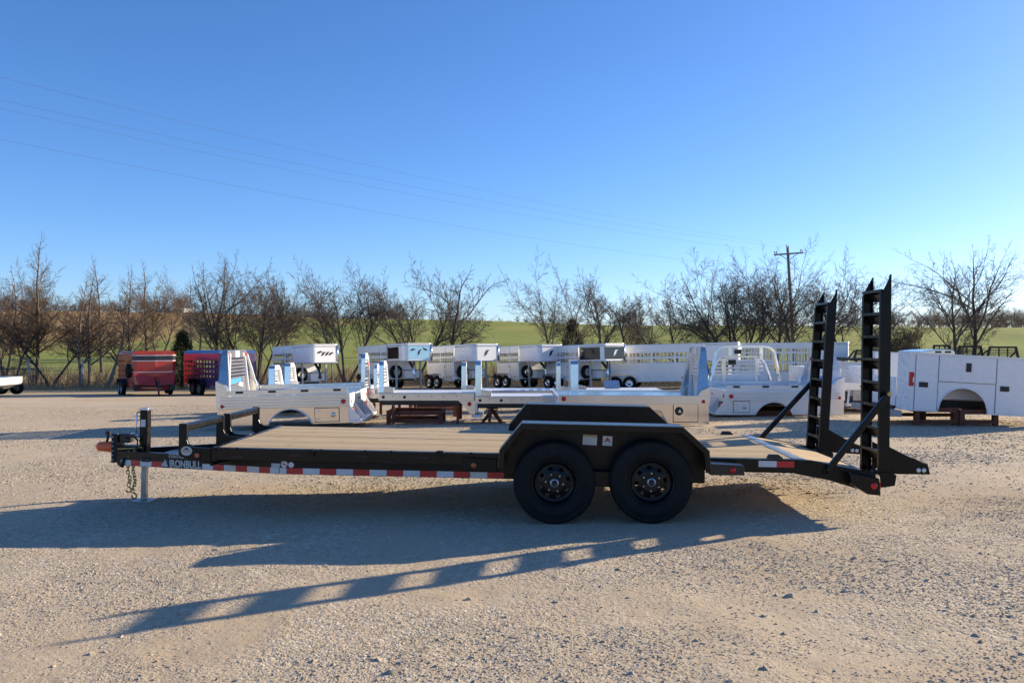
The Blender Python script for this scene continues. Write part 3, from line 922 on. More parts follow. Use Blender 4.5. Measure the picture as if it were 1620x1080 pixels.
    m.lathe([(.0, -.20), (.035, -.195), (.052, -.17), (.055, -.10), (.062, -.03), (.064, 0.0)], (-5.31, 1.05, .448), 20, 'x')
    m.build('coupler_cover', M['orange'], T)
    m = MB(); m.tube([(-5.40, 1.05, .50), (-5.385, 1.05, .575)], .014, 8); m.tube([(-5.41, 1.05, .60), (-5.36, 1.05, .60)], .022, 10); m.build('latch', M['black_plastic'], T)
    m = MB(); m.box(-5.235, -5.12, .99, 1.11, .50, .60); m.build('breakaway_box', M['black_plastic'], T, 0.01)
    m = MB(); m.tube([(-5.14, .98, .56), (-5.06, .96, .585), (-5.0, .95, .54), (-4.99, .93, .46), (-5.06, .91, .40), (-5.12, .90, .33)], .014, 8); m.build('wiring_loom', M['black_plastic'], T)
    m = MB(); m.tube([(-5.12, .90, .34), (-5.155, .895, .255)], [.018, .026], 10); m.build('plug', M['black_plastic'], T)
    m = MB(); m.tube([(-5.02, 1.0, .50), (-4.985, 1.0, .58), (-4.94, 1.0, .63), (-4.90, 1.0, .62)], .007, 6); m.build('cable', M['black_plastic'], T)
    m = MB(); m.tube([(-5.22, .94, .44), (-5.05, .935, .45), (-4.95, .94, .462)], .009, 6); m.build('hook_rod', M['brass'], T)
    rc = random.Random(4)
    for cx, cy, n_, zt in ((-5.075, .905, 11, .40), (-4.995, .865, 13, .41)):
        m = MB()
        for k in range(n_):
            c = Vector((cx + .012 * math.sin(k * .9) + rc.uniform(-.004, .004), cy + rc.uniform(-.005, .005), zt - k * .034))
            a = R(90) * (k % 2) + rc.uniform(-.4, .4)
            ring = []
            for q in range(13):
                t = 2 * math.pi * q / 12
                ring.append(c + Vector((math.cos(a) * .016 * math.cos(t), math.sin(a) * .016 * math.cos(t), .026 * math.sin(t))))
            m.tube(ring, .0055, 5, False)
        c = Vector((cx, cy, zt - n_ * .034 - .02))
        m.tube([c + Vector((0, 0, .03)), c + Vector((.03, 0, .01)), c + Vector((.025, 0, -.025)), c + Vector((-.01, 0, -.03)), c + Vector((-.025, 0, -.005))], .010, 7)
        m.build('safety_chain', M['brass'], T)
    m = MB(); m.box(-5.012, -4.922, 1.005, 1.095, .37, .862); jk = m.build('jack_tube', K, T, 0.008)
    m = MB(); m.box(-5.022, -4.912, .995, 1.105, .8625, .885); m.build('jack_cap', M['chrome'], jk, 0.005)
    m = MB(); m.box(-4.996, -4.938, 1.02, 1.08, -.128, .3695); m.build('jack_leg', M['zinc'], jk, 0.006)
    m = MB(); m.box(-5.06, -4.87, .955, 1.145, -.145, -.1285); m.build('jack_foot', M['zinc'], jk, 0.003)
    m = MB(); m.box(-4.999, -4.945, 1.0025, 1.0045, .68, .76); m.build('jack_label', M['sticker'], jk)
    m = MB(); m.tube([(-5.03, 1.05, .84), (-5.045, 1.02, .84), (-5.045, 1.0, .80), (-5.045, .995, .68), (-5.045, .995, .62)], .008, 8); m.tube([(-5.045, .995, .62), (-5.10, .995, .60)], .012, 8); m.build('jack_handle', M['chrome'], jk)
    m = MB(); m.cyl((-5.08, 1.05, .57), (-5.02, 1.05, .57), .016, 10); m.build('jack_pin', M['chrome'], jk)
    m = MB(); m.box(-4.86, -4.76, .74, .78, .335, .375); m.build('wire_clip', M['black_plastic'], T, .006)
    # ramps
    def ramp_part(ya, yb, xb, lean, zt):
        zb = .47
        H = zt - zb
        m = MB()
        for y, s in ((ya, 1), (yb, -1)):
            w = .010; fl = .045
            prof = [(-.05, 0), (.05, 0), (.05, H), (-.05, H - .20)]
            m.prism(prof, y, y + s * w)
            m.prism([(-.05, 0), (-.04, 0), (-.04, H - .18), (-.05, H - .20)], y + s * w, y + s * fl)
            m.prism([(.04, 0), (.05, 0), (.05, H), (.04, H - .02)], y + s * w, y + s * fl)
        r = m.build('ramp', K, T, 0.003)
        r.location = (xb, 0, zb); r.rotation_euler = (0, lean, 0)
        for k in range(8):
            z = H - .20 - k * .2205
            mm = MB(); mm.prism([(-.048, z + .055), (.018, z + .042), (.038, z - .055), (.024, z - .058), (.004, z + .012), (-.048, z + .028)], ya + .011, yb - .011)
            mm.build('rung', G, r, .002)
        for y in (ya + .046, yb - .056):
            mm = MB(); mm.prism([(.051, .27), (.37, .115), (.43, .10), (.455, .005), (.051, .005)], y, y + .01); mm.build('foot_plate', K, r)
        mm = MB(); mm.prism([(.30, .149), (.37, .116), (.43, .101), (.43, .108), (.372, .124), (.30, .158)], ya + .046, yb - .046); mm.build('foot_cap', G, r)
        for x in (.345, .395):
            mm = MB(); mm.lathe([(0, -.004), (.02, -.003), (.021, .0)], (x, ya + .0455, .045), 16); mm.build('clear_marker', M['clear_lens'], r)
        mm = MB(); mm.prism([(-.03, -.12), (.10, -.10), (.115, .0), (.06, .03), (-.05, .03)], ya - .012, ya - .002); mm.prism([(-.03, -.12), (.10, -.10), (.115, .0), (.06, .03), (-.05, .03)], yb + .002, yb + .012)
        mm.build('hinge_bracket', K, r, .004)
        mm = MB(); mm.cyl((0, ya - .014, .0), (0, yb + .014, .0), .02, 12); mm.build('hinge_pin', G, r)
    ramp_part(.03, .50, 2.692, R(-.2), 2.388)
    ramp_part(1.60, 2.07, 2.648, R(2.6), 2.34)
    for y, p, q in ((-.02, (2.135, .50), (2.70, 1.245)), (DW + .02, (2.08, .57), (2.72, 1.30))):
        m = MB(); m.bar((p[0], y, p[1]), (q[0], y, q[1]), .05, .055)
        m.build('spring_arm', G, T, .008)
        m = MB(); m.cyl((q[0], y - .03, q[1]), (q[0], y + (.06 if y < 1 else -.04), q[1]), .02, 10); m.build('arm_pin', M['brass'], T)
    return T
build_trailer()

# ------------------------------------------------------------------ truck beds standing in the yard
def lens_disc(name, mat, parent, c, r, axis='y', sg=-1, n=16):
    m = MB(); m.lathe([(0, .014 * sg), (r * .7, .012 * sg), (r, .004 * sg), (r * 1.02, -.004 * sg)], c, n, axis)
    return m.build(name, M[mat], parent)

def headache_rack(parent, fx, x0, W, z0, zt, s, mat, film=False, lights='round', depth=.24, posts=True):
    """louvred cab guard across the front of a bed; x0 its front plane, it leans over depth"""
    w0 = W / 2 - .02; w1 = W * .40; w2 = W * .30
    zs = z0 + (zt - z0) * .45; zc = zt - .10
    A = mat
    # side cheeks
    rk = None
    for sg in (-1, 1):
        outl = [(w0, z0), (w1, zs + .1), (w2 + .06, zc), (w2 - .04, zt)]
        m = MB()
        for (ya, za), (yb, zb_), da, db in zip(outl, outl[1:], (depth, depth * .75, depth * .5), (depth * .75, depth * .5, depth * .42)):
            t = .02
            vs = []
            for y, z, d in ((ya, za, da), (yb, zb_, db)):
                for yy in (y * sg, (y - t) * sg):
                    vs += [(fx(x0), yy, z), (fx(x0 + d), yy, z)]
            m.add(vs, [(0, 1, 3, 2), (4, 6, 7, 5), (0, 4, 5, 1), (2, 3, 7, 6), (0, 2, 6, 4), (1, 5, 7, 3)])
        o = m.build('rack_cheek', M[mat], parent)
    # top panel, lower panel
    m = MB(); m.prism([(-w2 - .055, zc - .06), (w2 + .055, zc - .06), (w2 + .05, zc), (w2 - .045, zt), (-w2 + .045, zt), (-w2 - .05, zc)], *sorted((fx(x0 + .06), fx(x0 + .10))), axis='x')
    top = m.build('rack_top', M[mat], parent, .006)
    zl = z0 + (zt - z0) * .40
    wl = w0 + (w1 - w0) * .75
    m = MB(); m.prism([(-w0 + .02, z0), (w0 - .02, z0), (wl - .02, zl), (-wl + .02, zl)], *sorted((fx(x0 + .05), fx(x0 + .08))), axis='x')
    low = m.build('rack_panel', M[mat], parent)
    n = 5
    for i in range(n):
        z = zl + .03 + (zc - .10 - zl) * i / n
        t = (z - z0) / (zc - z0); w = w0 + (w2 + .05 - w0) * t - .03
        m = MB(); xa, xb = sorted((fx(x0 + .055), fx(x0 + .085))); m.box(xa, xb, -w, w, z, z + .045); m.build('rack_louvre', M[mat], parent)
    for sg in (-1, 1):
        m = MB()
        xa = fx(x0 + .115)
        m.bar((xa, sg * (w0 - .36), z0), (fx(x0 + .105), sg * (w2 - .14), zc - .04), .05, .04, (0, 1, 0)); m.build('rack_post', M['alu_pale'], parent)
        m = MB(); m.bar((fx(x0 + depth), sg * (w0 - .04), z0), (fx(x0 + depth * .45), sg * (w2 + .03), zc), .045, .03, (0, 1, 0)); m.build('rack_edge', M['alu_pale'], parent)
        if lights == 'round':
            lens_disc('red_lamp', 'red_lens', top, (fx(x0 + .102), sg * (w2 - .05), zc - .005), .055, 'x', s)
            lens_disc('clear_lamp', 'clear_lens', top, (fx(x0 + .102), sg * (w2 - .19), zc - .005), .045, 'x', s)
        else:
            m = MB(); xa, xb = sorted((fx(x0 + .045), fx(x0 + .058))); m.box(xa, xb, sg * (w2 - .05) - .06, sg * (w2 - .05) + .06, zc - .04, zc + .05); m.build('red_lamp', M['red_lens'], top)
    m = MB(); xa, xb = sorted((fx(x0 + .101), fx(x0 + .112))); m.box(xa, xb, -.13, .13, zc - .055, zt - .02); m.build('rack_window', M['alu_pale'], top)
    if film:
        m = MB(); xa, xb = sorted((fx(x0 + .081), fx(x0 + .083))); m.prism([(-.62, zl - .16), (.30, zl - .12), (.34, zl - .03), (-.60, zl - .05)], xa, xb, 'x'); m.build('blue_film', M['blue_film'], low)
        m = MB(); m.prism([(-.72, zl - .15), (-.62, zl - .16), (-.60, zl - .07), (-.70, zl - .06)], xa, xb, 'x'); m.prism([(.1, zl - .19), (.42, zl - .24), (.44, zl - .15), (.2, zl - .13)], xa, xb, 'x'); m.build('white_film', M['sticker'], low)

def skirted_bed(label, xf, ynear, L, W, s, z, rz=0.0, ry=0.0, film=False, arch=(1.15, .46), door=None, mat='alu', rail='ribs', group=None, ground=None, zshift=0.0, lights='round', arch_shape='round'):
    """z = dict of heights: skirt bottom b, rail bottom l, floor f, rail top r, rack top t; xf = world X of the front near corner"""
    gz = 0.0 if ground is None else ground
    T = empty('truck_bed', (xf + s * L / 2, ynear + W / 2, gz + zshift), rz, ry)
    tag(T, label, 'truck bed', group)
    fx = lambda x: s * (x - L / 2)
    xr = lambda a, b: sorted((fx(a), fx(b)))
    m = MB(); m.box(*xr(.02, L - .02), -W / 2 + .03, W / 2 - .03, z['f'] - .06, z['f']); m.build('bed_floor', M['alu_bright'], T)
    for sg in (-1, 1):
        ya, yb = sorted((sg * W / 2, sg * (W / 2 - .035)))
        m = MB(); m.box(*xr(0, L), ya, yb, z['l'], z['f'] + .02)
        if rail == 'ribs':
            n = 4; h = (z['f'] - z['l']) / n
            for i in range(n):
                m.box(*xr(.09, L - .05), *sorted((sg * W / 2, sg * (W / 2 + .026))), z['l'] + i * h + .008, z['l'] + (i + 1) * h - .012)
        m.build('side_rail', M[mat], T, .004)
        if z['r'] > z['f'] + .03:
            m = MB(); m.box(*xr(.24, L - .02), *sorted((sg * (W / 2 - .005), sg * (W / 2 - .03))), z['f'] + .03, z['r']); m.build('side_board', M[mat], T, .004)
            for k in range(4):
                x = .40 + k * (L - .7) / 3
                m = MB(); m.box(*xr(x, x + .15), *sorted((sg * (W / 2 - .004), sg * (W / 2 + .002))), z['f'] + .07, z['f'] + .115); m.build('stake_slot', M['dark_steel'], T)
        cx, r = arch
        if arch_shape == 'round':
            m = MB(); m.plate_arch(*xr(.02, L - .005), z['b'], z['l'], fx(cx), z['l'] - .03 - r, r, *sorted((sg * (W / 2 - .012), sg * (W / 2 - .03)))); m.build('skirt', M['alu_skirt' if mat == 'alu' else mat], T)
            pts = []
            a0 = math.asin(max(-1, (z['b'] - (z['l'] - .03 - r)) / r))
            for i in range(21):
                a = a0 + (math.pi - 2 * a0) * i / 20
                pts.append((fx(cx) + r * math.cos(a), sg * (W / 2 - .004), z['l'] - .03 - r + r * math.sin(a)))
            m = MB(); m.tube(pts, .016, 6); m.build('arch_trim', M['alu_pale'], T)
        else:
            ya, yb = sorted((sg * (W / 2 - .012), sg * (W / 2 - .03)))
            zt_ = z['l'] - .12
            m = MB()
            m.prism([(fx(.02), z['b']), (fx(cx - r - .14), z['b']), (fx(cx - r), zt_), (fx(cx - r), z['l']), (fx(.02), z['l'])], ya, yb)
            m.prism([(fx(cx - r), zt_), (fx(cx + r), zt_), (fx(cx + r), z['l']), (fx(cx - r), z['l'])], ya, yb)
            m.prism([(fx(cx + r + .14), z['b']), (fx(L - .005), z['b']), (fx(L - .005), z['l']), (fx(cx + r), z['l']), (fx(cx + r), zt_)], ya, yb)
            m.build('skirt', M['alu_skirt' if mat == 'alu' else mat], T)
            m = MB(); m.tube([(fx(cx - r - .14), sg * (W / 2 - .006), z['b']), (fx(cx - r), sg * (W / 2 - .006), zt_ - .04), (fx(cx - r + .04), sg * (W / 2 - .006), zt_), (fx(cx + r - .04), sg * (W / 2 - .006), zt_), (fx(cx + r), sg * (W / 2 - .006), zt_ - .04), (fx(cx + r + .14), sg * (W / 2 - .006), z['b'])], .010, 6)
            m.build('arch_trim', M['alu_pale'], T)
        if door:
            xa, xb, za, zb_, kind = door
            dy = sorted((sg * (W / 2 - .011), sg * (W / 2 + .006)))
            m = MB(); m.box(*xr(xa, xb), *dy, za, zb_); d = m.build('toolbox_door', M['alu_skirt' if mat == 'alu' else mat], T, .004)
            m = MB(); gy = sorted((sg * (W / 2 - .0115), sg * (W / 2 - .0095))); m.box(*xr(xa - .012, xb + .012), *gy, za - .012, zb_ + .012); m.build('door_gap', M['dark_steel'], T)
            if kind == 'round':
                c = (fx(xa + (xb - xa) * .78), sg * (W / 2 + .006), (za + zb_) / 2 + .03)
                lens_disc('door_latch', 'black_plastic', d, c, .085, 'y', sg, 20)
                m = MB(); yy = sorted((sg * (W / 2 + .019), sg * (W / 2 + .024))); m.prism([(c[0] - .02, c[2] - .03), (c[0] + .05, c[2] - .03), (c[0] + .01, c[2] + .04)], *yy); m.build('latch_handle', M['chrome'], d)
            else:
                hx = xa if kind == 'left' else xb - .10
                for zz in (za + .04, zb_ - .07):
                    m = MB(); m.box(*xr(hx, hx + .10), *sorted((sg * (W / 2 + .006), sg * (W / 2 + .014))), zz, zz + .03); m.build('hinge', M['chrome'], d)
                lx = xb - .16 if kind == 'left' else xa + .06
                lens_disc('door_latch', 'chrome', d, (fx(lx + .05), sg * (W / 2 + .006), (za + zb_) / 2), .05, 'y', sg, 14)
        lens_disc('marker_lamp', 'red_lens', T, (fx(L - .10), sg * (W / 2 + (.026 if rail == 'ribs' else .001)), z['l'] + .10), .048, 'y', sg)
        lens_disc('marker_lamp', 'red_lens', T, (fx(.13), sg * (W / 2 + (.026 if rail == 'ribs' else .001)), z['l'] + .06), .036, 'y', sg)
    # underframe
    for y in (-.42, .38):
        m = MB(); m.box(*xr(.1, L - .1), y, y + .06, z['l'] - .16, z['f'] - .062); m.build('frame_rail', M['dark_steel'], T)
    for k in range(5):
        m = MB(); x = .2 + k * (L - .45) / 4; m.box(*xr(x, x + .05), -W / 2 + .05, W / 2 - .05, z['l'] - .03, z['f'] - .063); m.build('crossmember', M['dark_steel'], T)
    # tail: ribbed rear sill, lamp boxes, step bumper
    m = MB(); m.box(*xr(L - .004, L + .03), -W / 2 + .002, W / 2 - .002, z['l'] + .02, z['f'] + .01); m.build('rear_sill', M['alu_pale'], T, .004)
    zb0 = z['b']
    for yc in (-W / 2 + .004, -W * .22, W * .20, W / 2 - .03):
        m = MB(); m.prism([(fx(L), z['l'] + .018), (fx(L + .03), z['l'] + .018), (fx(L + .24), zb0 + .07), (fx(L + .24), zb0 + .052), (fx(L), zb0 + .052)], yc, yc + .026); m.build('tail_cheek', M['alu_pale'], T)
    m = MB(); m.box(*xr(L - .003, L + .27), -W / 2 + .002, W / 2 - .002, zb0, zb0 + .05); m.build('rear_bumper', M['alu_pale'], T, .006)
    m = MB(); m.box(*xr(L - .006, L + .012), -W / 2 + .031, W / 2 - .031, zb0 + .051, z['l'] + .019); m.build('tail_panel', M['alu_pale'], T)
    nrib = 7
    for k in range(nrib):
        t = (k + .5) / nrib; zz = zb0 + .06 + (z['l'] - zb0 - .06) * t
        m = MB(); m.box(*xr(L + .013, L + .035), -W * .22 + .03, W * .20 - .004, zz - .012, zz + .012); m.build('tail_rib', M['alu_pale'], T)
    for sg in (-1, 1):
        m = MB(); m.box(*xr(L + .004, L + .06), *sorted((sg * W * .30, sg * W * .42)), zb0 + .10, z['l'] - .04); lb = m.build('lamp_box', M['dark_steel'], T)
        m = MB(); m.box(*xr(L + .061, L + .07), *sorted((sg * W * .365, sg * W * .41)), zb0 + .12, z['l'] - .06); m.build('red_lamp', M['red_lens'], lb)
        lens_disc('red_lamp', 'red_lens', T, (fx(L + .03), sg * (W * .44), z['l'] + .10), .045, 'x', s)
    for k in (-1, 0, 1):
        m = MB(); m.box(*xr(L + .031, L + .038), k * .09 - .02, k * .09 + .02, z['l'] + .07, z['l'] + .11); m.build('red_lamp', M['red_lens'], T)
    # front corner boxes and the rack
    for sg in (-1, 1):
        m = MB(); m.prism([(fx(0), z['l'] + .12), (fx(.24), z['l'] + .12), (fx(.24), z['r'] + .02), (fx(.18), z['r'] + .12), (fx(0), z['r'] + .20)], *sorted((sg * (W / 2 - .002), sg * (W / 2 - .20)))); m.build('corner_box', M[mat], T, .005)
    headache_rack(T, fx, .0, W - .10, z['f'], z['t'], s, mat, film, lights)
    # short stand legs that carry it
    for x in (.35, L - .35):
        for y in (-W * .3, W * .3):
            zl0 = -zshift - 0.02
            m = MB(); m.box(*xr(x - .04, x + .04), y - .04, y + .04, zl0, z['l'] - .161); m.build('stand_leg', M['rust'], T)
    return T

def flat_bed(label, x0, x1, ynear, W, zt, th, gz, towers, rz=0.0, mat='alu', group=None, tail=False, deck_mat='alu_pale', lid=False):
    """plain flat bed; towers = list of (x offset from left, y0, y1, height, thickness, lamp)"""
    L = x1 - x0
    T = empty('truck_bed', ((x0 + x1) / 2, ynear + W / 2, gz), rz)
    tag(T, label, 'truck bed', group)
    zt -= gz
    a, b = -L / 2, L / 2
    m = MB(); m.box(a + .01, b - .01, -W / 2 + .02, W / 2 - .02, zt - .03, zt - .004); m.build('bed_floor', M[deck_mat], T)
    for sg in (-1, 1):
        ya, yb = sorted((sg * W / 2, sg * (W / 2 - .05)))
        m = MB(); m.box(a, b, ya, yb, zt - th, zt); m.box(a, b, *sorted((sg * W / 2, sg * (W / 2 + .014))), zt - .03, zt - .002)
        sr = m.build('side_rail', M[mat], T, .005)
        for k, x in enumerate((a + .10, a + .55)):
            lens_disc('marker_lamp', 'black_plastic', sr, (x, sg * W / 2, zt - th * .55), .032, 'y', sg)
        for k in range(6):
            x = a + .3 + k * (L - .4) / 6
            m = MB(); m.lathe([(0, .008 * sg), (.014, .006 * sg), (.016, -.002 * sg)], (x, sg * W / 2, zt - th * .42), 8); m.build('bolt', M['chrome'], sr)
    for y in (-.45, .40):
        m = MB(); m.box(a + .05, b - .1, y, y + .07, zt - th - .10, zt - .031); m.build('frame_rail', M['dark_steel'], T)
    for k in range(5):
        x = a + .1 + k * (L - .3) / 4
        m = MB(); m.box(x, x + .05, -W / 2 + .06, W / 2 - .06, zt - th - .02, zt - .032); m.build('crossmember', M['dark_steel'], T)
    m = MB(); m.box(a + .03, b - .12, -W / 2 + .055, -W / 2 + .075, zt - th - .07, zt - th + .01); m.build('under_rail', M['dark_steel'], T)
    m = MB(); m.box(b - .04, b + .012, -W / 2 + .051, W / 2 - .051, zt - th, zt - .001); m.build('rear_sill', M['alu_pale'], T, .004)
    if tail:
        for sg in (-1, 1):
            m = MB(); m.prism([(b - .34, zt - th - .001), (b + .02, zt - th - .001), (b + .02, zt - th - .30), (b - .10, zt - th - .27), (b - .22, zt - th - .10)], *sorted((sg * (W / 2 - .004), sg * (W / 2 - .024))))
            c = m.build('tail_cheek', M[mat], T)
            lens_disc('red_lamp', 'red_lens', c, (b - .10, sg * (W / 2 - .004), zt - th - .07), .045, 'y', sg)
            m = MB(); m.box(b + .021, b + .07, *sorted((sg * (W / 2 - .01), sg * (W / 2 - .34))), zt - th - .26, zt - .06); lb = m.build('lamp_box', M['alu_pale'], T, .006)
            for q in (0, 1): m = MB(); m.box(b + .071, b + .078, *sorted((sg * (W / 2 - .06 - q * .13), sg * (W / 2 - .14 - q * .13))), zt - th - .18, zt - th + .04); m.build('red_lamp', M['red_lens'], lb)
        m = MB(); m.box(b - .05, b + .16, -W / 2 + .03, W / 2 - .03, zt - th - .36, zt - th - .301); m.build('rear_bumper', M['alu_pale'], T, .005)
    # cab guard towers
    for (dx, y0, y1, h, t, lamp) in towers:
        xx = a + dx
        top = zt + h; w = y1 - y0; yb0 = -W / 2 + y0
        lo0, lo1 = yb0, yb0 + w
        sh0, sh1 = yb0 + .04 * w, yb0 + .66 * w
        tp0, tp1 = yb0 + .10 * w, yb0 + .50 * w
        zs = top - .12 * h; e = max(.03, .07 * w)
        fr = MB()
        fr.prism([(lo0, zt), (sh0, zs), (tp0, top), (tp0 + e, top), (sh0 + e, zs), (lo0 + e, zt)], xx, xx + t, 'x')
        tw = fr.build('guard_tower', M['alu_bright'], T, .004)
        fr = MB(); fr.prism([(lo1, zt), (sh1, zs), (tp1, top), (tp1 - e, top), (sh1 - e, zs), (lo1 - e, zt)], xx, xx + t, 'x'); fr.build('guard_edge', M['alu_pale'], tw, .004)
        fr = MB(); fr.prism([(sh0 + .5 * e, zs - .02), (sh1 - .5 * e, zs - .02), (tp1, top + .012), (tp0, top + .012)], xx + .004, xx + t - .004, 'x'); fr.build('guard_cap', M['alu_pale'], tw)
        fr = MB(); fr.prism([(lo0 + e, zt), (lo1 - e, zt), (lo1 - e - .12 * w, zt + h * .28), (lo0 + e, zt + h * .28)], xx + t * .4, xx + t * .4 + .02, 'x'); fr.build('guard_panel', M['alu_pale'], tw)
        for k in range(5):
            f = .34 + .108 * k; z = zt + h * f
            fr = MB(); fr.box(xx + t * .35, xx + t * .35 + .025, lo0 + .03 * w + e * .5, lo1 - .37 * w * f - e * .8, z, z + h * .055); fr.build('guard_louvre', M['alu_pale'], tw)
        if lamp:
            fr = MB(); fr.box(xx + t, xx + t + .012, -W / 2 + (y0 + y1) / 2 - .07, -W / 2 + (y0 + y1) / 2 + .05, top - .30, top - .20); fr.build('red_lamp', M['red_lens'], tw)
        fr = MB(); fr.prism([(xx + t, zt), (xx + t + .22, zt), (xx + t + .22, zt + .10), (xx + t, zt + .14)], -W / 2 + y0, -W / 2 + y0 + .15); fr.build('guard_foot', M[mat], tw, .005)
    if lid:
        fr = MB(); fr.obox((a + 1.15, -W / 2 + .5, zt + .12), (.42, .40, .03), Euler((R(28), 0, 0)).to_matrix()); fr.build('hitch_lid', M['alu'], T)
    for x in (a + .3, b - .35):
        for y in (-.5, .5):
            m = MB(); m.box(x - .03, x + .03, y - .03, y + .03, -.02, zt - th - .101); m.build('stand_leg', M['rust'], T)
    return T

def trestle(label, x, y, h, w, mat='rust'):
    """A-frame trestle"""
    g = yard_z(x, y)
    T = empty('trestle', (x, y, g)); tag(T, label, 'trestle')
    m = MB(); m.bar((0, -w / 2, h), (0, w / 2, h), .07, .06); m.build('top_beam', M[mat], T)
    for yy in (-w / 2 + .08, w / 2 - .08):
        for sx in (-1, 1):
            m = MB(); m.bar((sx * .02, yy, h - .03), (sx * .22, yy, -.02), .05, .05); m.build('leg', M[mat], T)
        m = MB(); m.bar((-.13, yy, .28), (.13, yy, .28), .03, .03); m.build('brace', M[mat], T)

def rail_stand(label, x0, x1, y0, y1, h, low=.10, mat='rust'):
    """low welded steel frame the bodies are parked on"""
    xc, yc = (x0 + x1) / 2, (y0 + y1) / 2
    g = yard_z(xc, yc)
    T = empty('steel_stand', (xc, yc, g)); tag(T, label, 'stand')
    a, b = x0 - xc, x1 - xc; c, d = y0 - yc, y1 - yc
    for x in (a, b):
        for y in (c, d):
            m = MB(); m.box(x - .045, x + .045, y - .045, y + .045, -.03, h); m.build('leg', M[mat], T)
    for y in (c, d):
        m = MB(); m.box(a + .046, b - .046, y - .035, y + .035, low, low + .07); m.build('rail', M[mat], T)
        m = MB(); m.box(a + .046, b - .046, y - .04, y + .04, h - .09, h); m.build('rail', M[mat], T)
    for x in (a, b):
        m = MB(); m.box(x - .035, x + .035, c + .046, d - .046, h - .085, h - .005); m.build('cross_rail', M[mat], T)

# left bed with the blue film
skirted_bed('aluminium skirted truck bed with blue film on its cab guard, far left of the beds', GX(341, 16.7), 16.7, 2.66, 2.3, 1,
            dict(b=.02, l=.36, f=.60, r=.73, t=1.55), R(1.5), R(-1.5), True, (1.48, .47), (1.98, 2.46, .06, .33, 'left'))
# bed behind it: only its guard towers rise over the side board
flat_bed('flat truck bed half hidden behind the skirted bed, two tapered guard towers showing', GX(424, 20.9), GX(424, 20.9) + 2.4, 20.9, 2.35, .50, .14, -.12,
         [(.0, .02, .95, .58, .15, False), (.0, 1.50, 2.33, .60, .15, False)])
flat_bed('flat truck bed wedged behind the tail of the skirted bed, tall louvred tower', GX(571, 19.4), GX(571, 19.4) + 1.5, 19.4, 1.1, .48, .12, -.08,
         [(.0, .02, .85, .93, .09, True), (.26, .25, 1.0, .66, .07, True)])
# second bed on rusty trestles with a tail skirt
flat_bed('flat truck bed with red tail lamp standing on a rusty frame beside the skirted bed', GX(599, 17.6), GX(750, 17.6), 17.6, 1.15, .61, .17, -.03,
         [(.0, .02, .85, .66, .10, False)], 0, 'alu', None, True)
rail_stand('dark rusty steel frame under the flat bed with the red tail lamp', GX(615, 17.8), GX(697, 17.8), 17.8, 18.6, .30, .05, 'rust')
rail_stand('smaller rusty steel frame behind the dark frame under the flat bed', GX(650, 20.0), GX(720, 20.0), 20.0, 21.0, .40, .16, 'rust')
# third bed
flat_bed('flat truck bed on an A-frame trestle, just behind the far fender', GX(752, 17.6), GX(884, 17.6), 17.6, 1.15, .535, .16, 0.0,
         [(.0, .02, .60, .75, .12, False)])
trestle('brown A-frame trestle under the flat bed left of the far fender', GX(778, 17.9), 18.1, .27, .7)
# beds of the back row
flat_bed('low flat truck bed in the back row with one blue reflecting guard tower', GX(730, 21.4), GX(889, 21.4), 21.4, 1.2, .43, .15, -.14,
         [(.0, .02, .60, .72, .12, False)])
flat_bed('flat truck bed in the back row behind the big skirted bed, lid raised', GX(903, 22.0), GX(1049, 22.0), 22.0, 1.3, .405, .13, -.16,
         [(.0, .02, .95, .78, .20, False)], 0, 'alu', None, False, 'alu_pale', True)
flat_bed('narrow flat truck bed squeezed in behind the big skirted bed, thin guard tower', GX(881, 19.6), GX(1040, 19.6), 19.6, 1.1, .50, .10, -.08,
         [(.0, .02, .55, .70, .09, False)])
# big skirted bed with rack on the right
skirted_bed('plain aluminium skirted truck bed with round door latch behind the far fender', GX(1123, 16.4), 16.4, 3.0, 1.75, -1,
            dict(b=.06, l=.455, f=.61, r=.612, t=1.60), 0, R(.3), False, (1.30, .34), (.24, .72, .115, .475, 'round'), 'alu', 'plain', None, None, 0, 'square', 'square')
# right skirted bed with the rack on the right
skirted_bed('aluminium skirted truck bed with wheel arch seen left of the ramps', GX(1336, 18.6), 18.6, 2.68, 2.3, -1,
            dict(b=.10, l=.42, f=.64, r=.76, t=1.42), R(1), 0, True, (1.60, .46), (2.16, 2.52, .16, .40, 'right'), 'alu_pale', 'ribs', None, None, -.05)
rail_stand('low rusty frame under the skirted bed left of the ramps', GX(1150, 19.0), GX(1268, 19.0), 19.0, 20.4, .14, .02)

